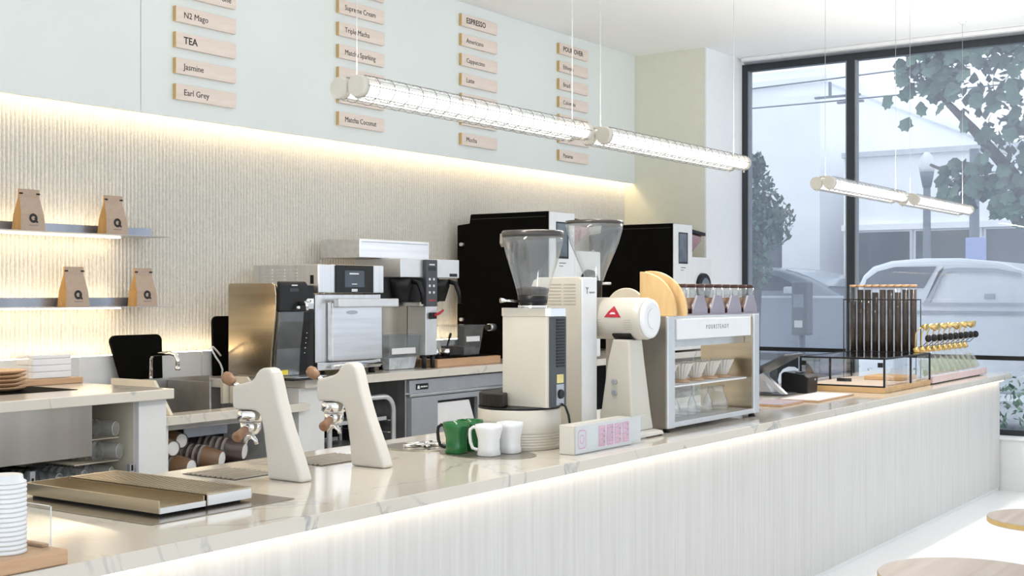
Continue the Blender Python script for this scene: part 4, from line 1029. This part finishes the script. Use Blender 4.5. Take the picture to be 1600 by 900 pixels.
MB().pipe([(hx - .05, hy + .03, 1.522), (hx - .10, hy + .06, 1.524), (hx - .125, hy + .075, 1.526)], [.005, .005, .011], 10).build('shutter_lever', CHROME, g)

# ---- slim tower grinder
tw = thing('tower_grinder', 'tall slim white tower housing between the two grinders', 'grinder', (4.81, 3.06, TOP))
MB().prism([(2.93, TOP + .0005), (2.93, 1.618), (2.94, 1.626), (3.15, 1.626), (3.178, 1.612), (3.19, 1.58), (3.19, TOP + .0005)], 4.748, 4.872, 'x').build('housing', CREAM, tw, .004)
box('daylit_face', WHITE, (4.750, 4.872, 2.920, 2.9295, TOP + .001, 1.624), tw, .003)  # thin white sheet: bluish daylight on this side of the housing, put into colour
vn = MB()
for k in range(7):
    for a, b in ((2.955, 3.015), (3.03, 3.10)): vn.box(4.7465, 4.7478, a, b, 1.505 + k * .0145, 1.509 + k * .0145)
vn.build('vent_slots', mat('vent_shadow', (.42, .38, .30), .6), tw)
MB().prism([(4.775, 1.582), (4.785, 1.570), (4.785, 1.552), (4.790, 1.552), (4.790, 1.570), (4.799, 1.582), (4.793, 1.582), (4.7875, 1.574), (4.781, 1.582)], 2.9185, 2.9195, 'y').build('emblem', GREYINK, tw)
for k in range(4): box('print_mark', GREYINK, (4.806 + k * .012, 4.814 + k * .012, 2.9187, 2.9195, 1.555, 1.562), tw)

# ---- horizontal-drum bulk grinder
ek = thing('bulk_grinder', 'cream bulk grinder with a horizontal drum, red badge and glass hopper', 'grinder', (4.97, 2.85, TOP))
ex, ez = 4.968, 1.443
MB().pipe([(ex, 2.712, ez), (ex, 2.72, ez), (ex, 2.76, ez), (ex, 3.06, ez), (ex, 3.10, ez)], [.089, .0925, .0935, .0935, .080], 48).build('drum', CREAM, ek)
MB().pipe([(ex, 2.7115, ez), (ex, 2.700, ez), (ex, 2.694, ez)], [.088, .086, .070], 44).build('end_cover', WHITE, ek)
MB().cyl((ex, 2.6935, ez), (ex, 2.690, ez), .045, .043, 36).build('end_boss', WHITE, ek)
a = PI * .87
bx, bz = ex + .0945 * math.cos(a), ez + .0945 * math.sin(a)
bt = MB()
def on_drum(y, q, r=.0948): return (ex + r * math.cos(q), y, ez + r * math.sin(q))
tri = [on_drum(2.885, PI * .98), on_drum(2.80, PI * .98), on_drum(2.8425, PI * .80)]
bt.add(tri, [(0, 1, 2)]); bt.add([on_drum(2.885, PI * .98, .0942), on_drum(2.80, PI * .98, .0942), on_drum(2.8425, PI * .80, .0942)], [(2, 1, 0)])
mid = [(2.885, .98), (2.8425, .98), (2.80, .98), (2.82, .89), (2.8425, .80), (2.865, .89)]
MB().add([on_drum(y, PI * q, .0955) for y, q in mid], [(0, 1, 5), (1, 2, 3), (1, 3, 5), (5, 3, 4)]).build('badge', RED, ek)
inn = [(2.866, .965), (2.819, .965), (2.8425, .86)]
MB().add([on_drum(y, PI * q, .0965) for y, q in [(2.858, .935), (2.827, .935), (2.834, .905), (2.851, .905)]], [(0, 1, 2, 3)]).build('badge_mark', PINKP, ek)
vn = MB()
for k in range(5):
    q = PI * (1.02 + .035 * k)
    for a0, a1 in ((2.90, 2.95), (2.75, 2.79)):
        vn.add([on_drum(a1, q - .006, .0942), on_drum(a0, q - .006, .0942), on_drum(a0, q + .012, .0942), on_drum(a1, q + .012, .0942)], [(0, 1, 2, 3)])
vn.build('vent_slots', mat('vent_shadow', (.42, .38, .30), .6), ek)
def rect(x0, x1, y0, y1, z): return [(x0, y0, z), (x1, y0, z), (x1, y1, z), (x0, y1, z)]
MB().loft([rect(4.862, 5.055, 2.735, 2.912, TOP + .03), rect(4.868, 5.045, 2.742, 2.90, 1.02), rect(4.876, 5.012, 2.756, 2.87, 1.25), rect(4.878, 5.000, 2.762, 2.845, 1.352)], False, True).build('pedestal', CREAM, ek, .008)
MB().loft([rect(4.858, 5.09, 2.70, 2.916, TOP + .0055), rect(4.862, 5.085, 2.705, 2.914, TOP + .022), rect(4.870, 5.06, 2.73, 2.912, TOP + .0295)], False, True).build('foot_plate', IVORY, ek, .004)
sd = [on_drum(2.75, PI * q / 16 + PI * 1.06, .0965) for q in range(0, 13)]
MB().prism([(p[0], p[2]) for p in [on_drum(0, PI * (1.24 + .045 * k), .0945) for k in range(13)]] + [(p[0], p[2]) for p in [on_drum(0, PI * (1.78 - .045 * k), .103) for k in range(13)]], 2.764, 2.856, 'y').build('saddle_seal', BLACK, ek)
for zz in (1.165, 1.118):
    MB().cyl((4.874, 2.83, zz), (4.862, 2.83, zz), .013, .012, 18).build('button', GREYM, ek)
MB().lathe([(.040, 1.24), (.052, 1.30), (.052, 1.352)], ex - .02, 3.06, 20).build('burr_housing', BLACK, ek)
MB().cyl((ex - .07, 3.03, 1.27), (ex - .08, 3.0, 1.262), .008, .008, 10).build('spout_knob', CHROME, ek)
for p_ in ((5.075, 2.715), (4.875, 2.715), (5.075, 2.90)): MB().lathe([(.010, TOP + .0003), (.010, TOP + .005)], p_[0], p_[1], 10).build('foot', BLACK, ek)
hx, hy = 4.99, 3.005
MB().lathe([(.035, 1.525), (.035, 1.60), (.040, 1.612)], hx, hy, 24).build('hopper_neck', BLACK, ek)
HP = [(.042, 1.6125), (.055, 1.65), (.085, 1.72), (.110, 1.78), (.127, 1.84), (.131, 1.868)]
hp = MB().lathe(HP + [(r - .003, z) for r, z in HP[::-1]], hx, hy, 40, False).build('hopper', GLASS2, ek)
MB().lathe([(.131, 1.8685), (.133, 1.874), (.131, 1.884), (.06, 1.886)], hx, hy, 40).build('hopper_lid', mat('smoked_lid', (.045, .04, .036), .25), hp)
MB().cyl((5.03, 2.99, 1.60), (5.075, 2.97, 1.60), .006, .006, 8).build('shutter_lever', ALU, ek)

# ---- printed box sign
sg = thing('sign_box', 'low white sign box with pink printed panels in clear acrylic', 'sign', (4.53, 2.68, TOP))
box('body', IVORY, (4.245, 4.70, 2.650, 2.718, TOP + .0005, 1.036), sg, .003)
box('cover', ACRYL, (4.24, 4.812, 2.641, 2.645, TOP + .0005, 1.042), sg)
box('front_card', PAPER, (4.255, 4.699, 2.6465, 2.6495, TOP + .003, 1.033), sg)
box('side_card', PAPER, (4.7005, 4.80, 2.660, 2.664, TOP + .003, 1.03), sg)
def rrect(cx, cz, w, h, r, n=6):
    pts = []
    for sx, sz, a0 in ((1, 1, 0), (-1, 1, 90), (-1, -1, 180), (1, -1, 270)):
        for k in range(n + 1):
            a = math.radians(a0 + 90 * k / n); pts.append((cx + sx * (w / 2 - r) + r * math.cos(a), cz + sz * (h / 2 - r) + r * math.sin(a)))
    return pts
y_ = 2.6460
def ringmesh(po, pi, y, name, m):
    n = len(po)
    return MB().add([(a, y, b) for a, b in po] + [(a, y, b) for a, b in pi], [(i, (i + 1) % n, n + (i + 1) % n, n + i) for i in range(n)]).build(name, m, sg)
cxx, czz = 4.300, .978
ringmesh(rrect(cxx, czz, .062, .076, .018), rrect(cxx, czz, .052, .066, .014), y_, 'icon_frame', PINK)
ringmesh(rrect(cxx, czz, .034, .038, .0165), rrect(cxx, czz, .024, .028, .0115), y_, 'icon_lens', PINK)
MB().prism(rrect(4.372, .978, .070, .100, .012), 2.6455, 2.6464, 'y').build('blank_card', WHITE, sg)
for k in range(4):
    xa = 4.428 + k * .064
    pn = MB().prism(rrect(xa + .026, .978, .054, .084, .004), 2.6457, 2.6464, 'y').build('panel_print', PINK, sg)
    for j in range(7):
        zz = .945 + j * .0105
        MB().add([(xa + .004, 2.6452, zz), (xa + .048, 2.6452, zz + .006 * ((-1) ** (j + k)) + .003), (xa + .048, 2.6452, zz + .006 * ((-1) ** (j + k)) + .007), (xa + .004, 2.6452, zz + .004)], [(0, 1, 2, 3)]).build('print_stripe', PINKP, pn)
# ================================================================== POUR-OVER BREWING STAND
ps = thing('pour_over_machine', 'aluminium pour-over brewing machine with open shelves on the front counter', 'coffee machine', (5.67, 2.89, TOP))
zb, zt = TOP + .018, 1.450
for xa, xb in ((5.166, 5.236), (6.108, 6.176)):
    sp = MB()
    sp.box(xa, xb, 2.722, 2.735, zb, zt)
    sp.build('upright', ALU, ps, .003)
box('side_panel', mat('machine_side', (.46, .44, .41), .35, .9, var=.1, scale=6, stretch=(1, 1, .1)), (5.170, 5.182, 2.7355, 3.05, zb, zt), ps)
box('side_panel', STEEL_W, (6.160, 6.172, 2.7355, 3.05, zb, zt), ps)  # beige reflection on the inner face is put into the warm colour
box('top_deck', ALU, (5.182, 6.160, 2.7355, 3.05, 1.436, 1.4495), ps)
fp = box('front_fascia', WHITE, (5.245, 6.055, 2.715, 2.7345, 1.342, 1.436), ps, .003)
text('P O U R S T E A D Y', .030, (5.54, 2.7145, 1.385), '-y', GREYINK, fp, squeeze=.95)
box('manifold', ALU, (5.183, 6.159, 2.80, 2.92, 1.30, 1.341), ps, .003)
box('middle_shelf', WHITE, (5.183, 6.10, 2.76, 3.02, 1.118, 1.125), ps)
box('bottom_shelf', ALU, (5.237, 6.107, 2.724, 3.04, zb + .002, zb + .026), ps, .002)
for xx in (5.20, 6.14):
    for yy in (2.75, 3.02): MB().lathe([(.018, TOP + .0003), (.015, zb - .0003)], xx, yy, 12).build('foot', BLACK, ps)
# ribbed ceramic drippers on the middle shelf
N = 40
def dripper(x, y, z, label):
    t = thing('dripper', label, 'dripper', (x, y, z), group='ribbed pour-over drippers')
    def ring(r, zz, w): return [(x + r * (1 + w * (-1) ** i) * math.cos(2 * PI * i / N), y + r * (1 + w * (-1) ** i) * math.sin(2 * PI * i / N), zz) for i in range(N)]
    MB().loft([ring(.026, z + .014, .0), ring(.034, z + .030, .03), ring(.060, z + .092, .04), ring(.057, z + .092, .04), ring(.024, z + .020, .0)], False, True).build('cone', IVORY, t)
    MB().lathe([(.046, z), (.048, z + .006), (.030, z + .0135)], x, y, 24).build('collar', COPPER, t)
for k in range(5):
    dripper(5.40 + k * .155, 2.86, 1.1255, 'ribbed cream dripper, %s on the middle shelf' % ['leftmost', 'second from the left', 'middle one', 'second from the right', 'rightmost'][k])
def carafe(x, y, z, label):
    t = thing('carafe', label, 'carafe', (x, y, z), group='glass carafes')
    P = [(.060, z), (.066, z + .010), (.060, z + .05), (.046, z + .085), (.040, z + .105), (.046, z + .122)]
    MB().lathe(P + [(r - .0025, zz + .001) for r, zz in P[::-1]], x, y, 28, False).add([(x, y, z)], []).build('body', GLASS2, t)
    MB().lathe([(.059, z + .0003), (.059, z + .002)], x, y, 24).build('bottom', GLASS, t)
    MB().pipe([(x - .042, y, z + .112), (x - .075, y, z + .11), (x - .085, y, z + .085), (x - .078, y, z + .05), (x - .062, y, z + .035)], .0055, 8).build('handle', GLASS2, t)
for k in range(4):
    carafe(5.44 + k * .175, 2.87, zb + .0265, 'small glass carafe, %s on the bottom shelf' % ['leftmost', 'second from the left', 'second from the right', 'rightmost'][k])
# rack of vials on the top deck
rk2 = thing('vial_rack', 'lavender grey rack with trapezoid plates on the brewing machine', 'rack', (5.8, 2.76, 1.450))
box('rail', LAV, (5.42, 6.30, 2.775, 2.80, 1.4503, 1.456), rk2)
for k in range(4):
    c = 5.615 + k * .196
    MB().prism([(c - .074, 1.4565), (c + .074, 1.4565), (c + .074, 1.480), (c + .036, 1.545), (c - .036, 1.545), (c - .074, 1.480)], 2.780, 2.790, 'y').build('plate', LAV, rk2)
ORDV = ['first', 'second', 'third', 'fourth', 'fifth', 'sixth', 'seventh', 'eighth', 'ninth']
for k in range(9):
    front = k % 2 == 0
    x = 5.517 + k * .098 if k < 8 else 5.517 + 7 * .098 + .088
    y = 2.745 if False else (2.848 if not front else 2.848)
    t = thing('sample_vial', 'glass sample vial with dark brown cap, %s from the left on the brewing machine' % ORDV[k], 'vial', (x, y, 1.450), group='glass vials with brown caps')
    P = [(.012, 1.497), (.020, 1.510), (.037, 1.540), (.038, 1.578)]
    MB().lathe([(.024, 1.4503), (.024, 1.480)], x, y, 18).build('foot', DKBROWN, t)
    MB().lathe([(.024, 1.4803), (.018, 1.490), (.017, 1.498), (.034, 1.534), (.031, 1.534), (.014, 1.500)], x, y, 20).build('funnel', COPPER, t)
    MB().lathe([(.018, 1.4985), (.033, 1.5345), (.038, 1.5355), (.038, 1.583), (.0365, 1.583), (.0365, 1.538)], x, y, 22, False).build('glass', GLASS2, t)
    MB().lathe([(.0385, 1.5835), (.039, 1.599), (.036, 1.601)], x, y, 22).build('cap', DKBROWN, t)
# round wooden boards standing on the left end of the machine
def round_board(name, label, x, y0, y1, r, th, m, cut):
    cy = (y0 + y1) / 2
    pts = []
    for k in range(0, 25):
        a = math.radians(-8 + 8.2 * k)
        yy = cy - r * math.cos(a); zz = 1.4503 + .02 + r * math.sin(a)
        if yy > cut: break
        pts.append((yy, max(zz, 1.4503)))
    pts += [(pts[-1][0], 1.4503)]
    return tag(MB().prism(pts, x, x + th, 'x').build(name, m, None, .003), label, 'board', 'round wooden boards')
round_board('round_board', 'honey coloured round wooden board, front one on the brewing machine', 5.225, 2.72, 3.08, .185, .018, BEECH, 2.925)
round_board('round_board', 'honey coloured round wooden board, rear one on the brewing machine', 5.285, 2.70, 3.06, .190, .018, BEECH, 2.93)
round_board('round_board', 'pale edged round board behind the cream grinder drum', 5.248, 2.84, 3.14, .11, .016, mat('pale_board', (.78, .70, .55), .5), 3.10)

# ================================================================== TILL AREA
pt = thing('till_tablet', 'dark tilted till tablet on a grey stand beside the receipt printer', 'tablet', (7.55, 3.2, TOP))
box('base', CHAR, (7.44, 7.66, 3.12, 3.34, TOP + .0005, TOP + .012), pt, .004)
MB().prism([(3.30, TOP + .0125), (3.22, TOP + .0125), (3.30, TOP + .125), (3.345, TOP + .125)], 7.50, 7.60, 'x').build('stand', GREYM, pt, .004)
MB().prism([(3.385, TOP + .125), (3.10, TOP + .262), (3.095, TOP + .250), (3.37, TOP + .105)], 7.40, 7.70, 'x').build('display', CHAR, pt, .004)
MB().prism([(3.30, TOP + .122), (3.26, TOP + .140), (3.11, TOP + .013), (3.14, TOP + .013)], 7.45, 7.49, 'x').build('strut', GREYM, pt)
pr = thing('receipt_printer', 'small black receipt printer beside the till tablet', 'printer', (7.80, 3.16, TOP))
MB().prism([(3.26, TOP + .0005), (3.08, TOP + .0005), (3.075, TOP + .10), (3.10, TOP + .118), (3.24, TOP + .135), (3.26, TOP + .12)], 7.73, 7.90, 'x').build('body', BLACK, pr, .008)
box('slot', CHAR, (7.75, 7.88, 3.15, 3.17, TOP + .128, TOP + .134), pr)
MB().cyl((7.84, 3.0735, TOP + .085), (7.84, 3.071, TOP + .085), .006, .006, 10).build('button', ALU, pr)
def menu_board(x0, y0, w, d, rot, z, label, m):
    t = thing('menu_board', label, 'menu', (x0, y0, TOP + z), rot, 'menu boards lying by the till')
    MB().box(0, w, 0, d, 0, .010).build('board', OAK, t, .001, local=True)
    MB().box(.004, w - .004, .004, d - .004, .0105, .0125).build('sheet', m, t, local=True)
menu_board(6.72, 2.83, .34, .22, .02, .0005, 'flat oak-backed menu board nearest the brewing machine', mat('mauve_sheet', (.46, .38, .42), .4))
menu_board(7.12, 2.77, .62, .24, .02, .0005, 'flat menu board with a white sheet in front of the till', mat('white_sheet', (.78, .74, .76), .4))

# ---- glass pastry case
cs = thing('glass_case', 'low black-framed glass display case on an oak base', 'display case', (8.5, 2.97, TOP))
cx0, cx1, cy0, cy1, cz0, cz1 = 8.02, 8.985, 2.680, 3.25, TOP + .036, 1.144
box('base', OAKY, (cx0, cx1, cy0, cy1, TOP + .0005, cz0 - .0005), cs, .002)
f = .011
for (a, b) in ((cx0, cy0), (cx0, cy1 - f), (cx1 - f, cy0), (cx1 - f, cy1 - f)):
    box('frame_post', BLACK, (a, a + f, b, b + f, cz0, cz1 - f), cs)
box('frame_post', BLACK, (8.55, 8.565, cy0, cy0 + f, cz0, cz1 - f), cs)
box('frame_post', BLACK, (8.55, 8.565, cy1 - f, cy1, cz0, cz1 - f), cs)
for b in ((cx0, cx1, cy0, cy0 + f), (cx0, cx1, cy1 - f, cy1), (cx0, cx0 + f, cy0 + f + .0005, cy1 - f - .0005), (cx1 - f, cx1, cy0 + f + .0005, cy1 - f - .0005)):
    box('frame_rail', BLACK, (*b, cz1 - f + .0003, cz1), cs)
box('frame_rail', BLACK, (cx0, cx0 + f, cy0 + f, cy1 - f, cz0, cz0 + .008), cs)
box('pane', GLASS, (cx0 + f, cx1 - f, cy0 + .003, cy0 + .006, cz0, cz1 - f), cs)
box('pane', GLASS, (cx0 + f, cx1 - f, cy1 - .006, cy1 - .003, cz0, cz1 - f), cs)
box('pane', GLASS, (cx0 + .003, cx0 + .006, cy0 + f, cy1 - f, cz0 + .009, cz1 - f), cs)
box('top_pane', GLASS, (cx0 + f, cx1 - f, cy0 + f, cy1 - f, cz1 - .006, cz1 - .002), cs)
box('latch', BLACK, (cx0 - .006, cx0 - .0003, cy0 + .012, cy0 + .045, cz1 - .06, cz1 - .03), cs)
box('latch', BLACK, (cx0 - .006, cx0 - .0003, cy1 - .045, cy1 - .012, cz1 - .06, cz1 - .03), cs)
box('inner_tray', mat('tray_tan', (.62, .50, .40), .5), (cx0 + .03, cx1 - .03, cy0 + .03, cy1 - .03, cz0, cz0 + .008), cs)
tag(box('price_tag', BLACK, (8.35, 8.36, 3.02, 3.12, cz0 + .0085, cz0 + .03)), 'small black tag standing inside the glass case', 'tag')
tag(box('serving_board', OAKY, (8.60, 8.90, 2.75, 3.02, cz0 + .0085, cz0 + .035), None, .004), 'wooden serving board inside the glass case', 'board')

# ---- rack of bean tubes behind the case
RX = 9.30
tr = thing('tube_rack', 'black wire rack holding the glass bean tubes behind the case', 'rack', (RX, 3.12, TOP))
box('shelf', BLACK, (RX - .06, RX + .06, 2.87, 3.39, 1.105, 1.113), tr)
for xx in (RX - .055, RX + .055):
    for yy in (2.862, 3.40): MB().cyl((xx, yy, TOP + .0003), (xx, yy, 1.507), .004, .004, 8).build('leg', BLACK, tr)
    MB().cyl((xx, 2.858, 1.512), (xx, 3.404, 1.512), .004, .004, 8).build('rail', BLACK, tr)
for yy in (2.862, 3.40): MB().cyl((RX - .05, yy, 1.512), (RX + .05, yy, 1.512), .004, .004, 8).build('rail', BLACK, tr)
for k in range(9):
    yy = 3.347 - k * .0560
    t = thing('bean_tube', 'glass tube of dark coffee beans with wooden lid, %s from the left in the rack' % ORDV[k], 'tube', (RX, yy, 1.1133), group='glass tubes of coffee beans')
    MB().lathe([(.0265, 1.1136), (.0265, 1.603), (.0250, 1.603), (.0250, 1.124)], RX, yy, 24).build('glass', GLASS, t)
    fill = 1.50 if k == 0 else (1.585 if k % 3 else 1.565)
    MB().lathe([(.0225, 1.125), (.0225, fill)], RX, yy, 20).build('beans', BEANS if k % 2 == 0 else mat('dark_beans', (.020, .013, .010), .6, var=.5, scale=90, bump=.35, bscale=90), t)
    MB().lathe([(.027, 1.6033), (.027, 1.622)], RX, yy, 24).build('lid', OAK, t)

# ---- atomiser bottles in a sloping stand
sd_ = thing('bottle_stand', 'long blush pink stand holding the atomiser bottles at the counter end', 'stand', (9.6, 2.74, TOP))
MB().prism([(2.668, TOP + .008), (2.80, TOP + .008), (2.80, TOP + .030), (2.668, TOP + .058)], 9.0, 10.42, 'x').build('body', PINKW, sd_, .003)
box('foot_strip', BLACK, (9.02, 10.30, 2.69, 2.79, TOP + .0003, TOP + .0078), sd_)
for k in range(10):
    x = 9.085 + k * .136
    t = thing('atomiser_bottle', 'glass atomiser bottle with brass cone and black bulb, %s from the left' % (['first', 'second', 'third', 'fourth', 'fifth', 'sixth', 'seventh', 'eighth', 'ninth', 'tenth'][k]), 'bottle', (x, 2.715, TOP + .056), group='atomiser bottles')
    ln = .46
    def T(a, b, c):     # local (x, y, z) leaned back about the base
        return (x + a, 2.722 + b * math.cos(ln) + c * math.sin(ln), TOP + .060 + c * math.cos(ln) - b * math.sin(ln))
    def rr(w, d, z, n=20):
        out = []
        for i in range(n):
            a = 2 * PI * i / n
            ca, sa = math.cos(a), math.sin(a)
            out.append(T(w * (abs(ca) ** .6) * (1 if ca >= 0 else -1), d * (abs(sa) ** .6) * (1 if sa >= 0 else -1), z))
        return out
    MB().loft([rr(.040, .026, .0), rr(.042, .028, .008), rr(.040, .027, .09), rr(.030, .022, .125), rr(.014, .014, .150), rr(.014, .014, .172)], True, True).build('bottle', GLASS2, t)
    MB().loft([rr(.035, .021, .006), rr(.036, .022, .085), rr(.026, .018, .115)], True, True).build('liquid', OLIVE, t)
    MB().loft([rr(.019, .019, .1725), rr(.019, .019, .212), rr(.012, .012, .214)], True, True).build('collar', GOLD, t)
    y0 = T(0, 0, .214)
    MB().pipe([y0, (x, y0[1] - .002, y0[2] + .06), (x, y0[1] - .004, y0[2] + .10), (x, y0[1] - .02, y0[2] + .128), (x, y0[1] - .045, y0[2] + .147)], .0042, 8).build('stem', GOLD, t)
    e = (x, y0[1] - .046, y0[2] + .148)
    aa = (-.02, .04, -.02, .03, 0, .05, -.04, .02, .03, -.02)[k]
    MB().pipe([(x, e[1] + .006, e[2] - .004), e, (x + .006 + aa * .4, e[1] - .014, e[2] + .004), (x + .014 + aa, e[1] - .040, e[2] + .004 - abs(aa) * .3)], [.004, .010, .017, .026], 16).build('cone', GOLD, t)
    MB().pipe([y0, (x + .02, y0[1] - .045, y0[2] + .01), (x + .03, y0[1] - .075, y0[2] + .045)], .003, 6).build('tube', BLACK, t)
    MB().sphere((x + .035, y0[1] - .082, y0[2] + .066), .024, 14, 8, (1, 1.0, 1.15)).build('bulb', BLACK, t)

# ================================================================== SEATING AT THE RIGHT
def round_table(x, y, z, r, label):
    t = thing('round_table', label, 'table', (x, y, 0), group='low round tables')
    MB().lathe([(r - .003, z - .028), (r, z - .025), (r, z - .003), (r - .002, z)], x, y, 72).build('top', TABLEW, t)
    MB().lathe([(r + .0012, z - .024), (r + .0012, z - .004)], x, y, 72, False).build('edge_band', GOLDEDGE, t)
    MB().lathe([(.03, .016), (.03, z - .0285)], x, y, 20).build('column', W_WHITE, t)
    MB().lathe([(r * .6, 0), (r * .6, .010), (.05, .0155)], x, y, 40).build('foot', W_WHITE, t)
round_table(4.43, 1.185, .60, .305, 'pale oak round table top at the lower right corner, nearest the viewer')
round_table(6.36, 1.36, .50, .26, 'pale oak round table top at the right edge, farther one')
t = thing('wooden_post', 'slim pale oak post at the right edge behind the near table', 'post', (5.247, 1.182, 0))
MB().lathe([(.017, .012), (.017, .985)], 5.247, 1.182, 14).build('shaft', BEECH, t)
MB().lathe([(.09, 0), (.09, .008), (.03, .0115)], 5.247, 1.182, 24).build('foot', W_WHITE, t)
MB().lathe([(.02, .9855), (.02, .995), (.012, 1.0)], 5.247, 1.182, 14).build('cap', BEECH, t)
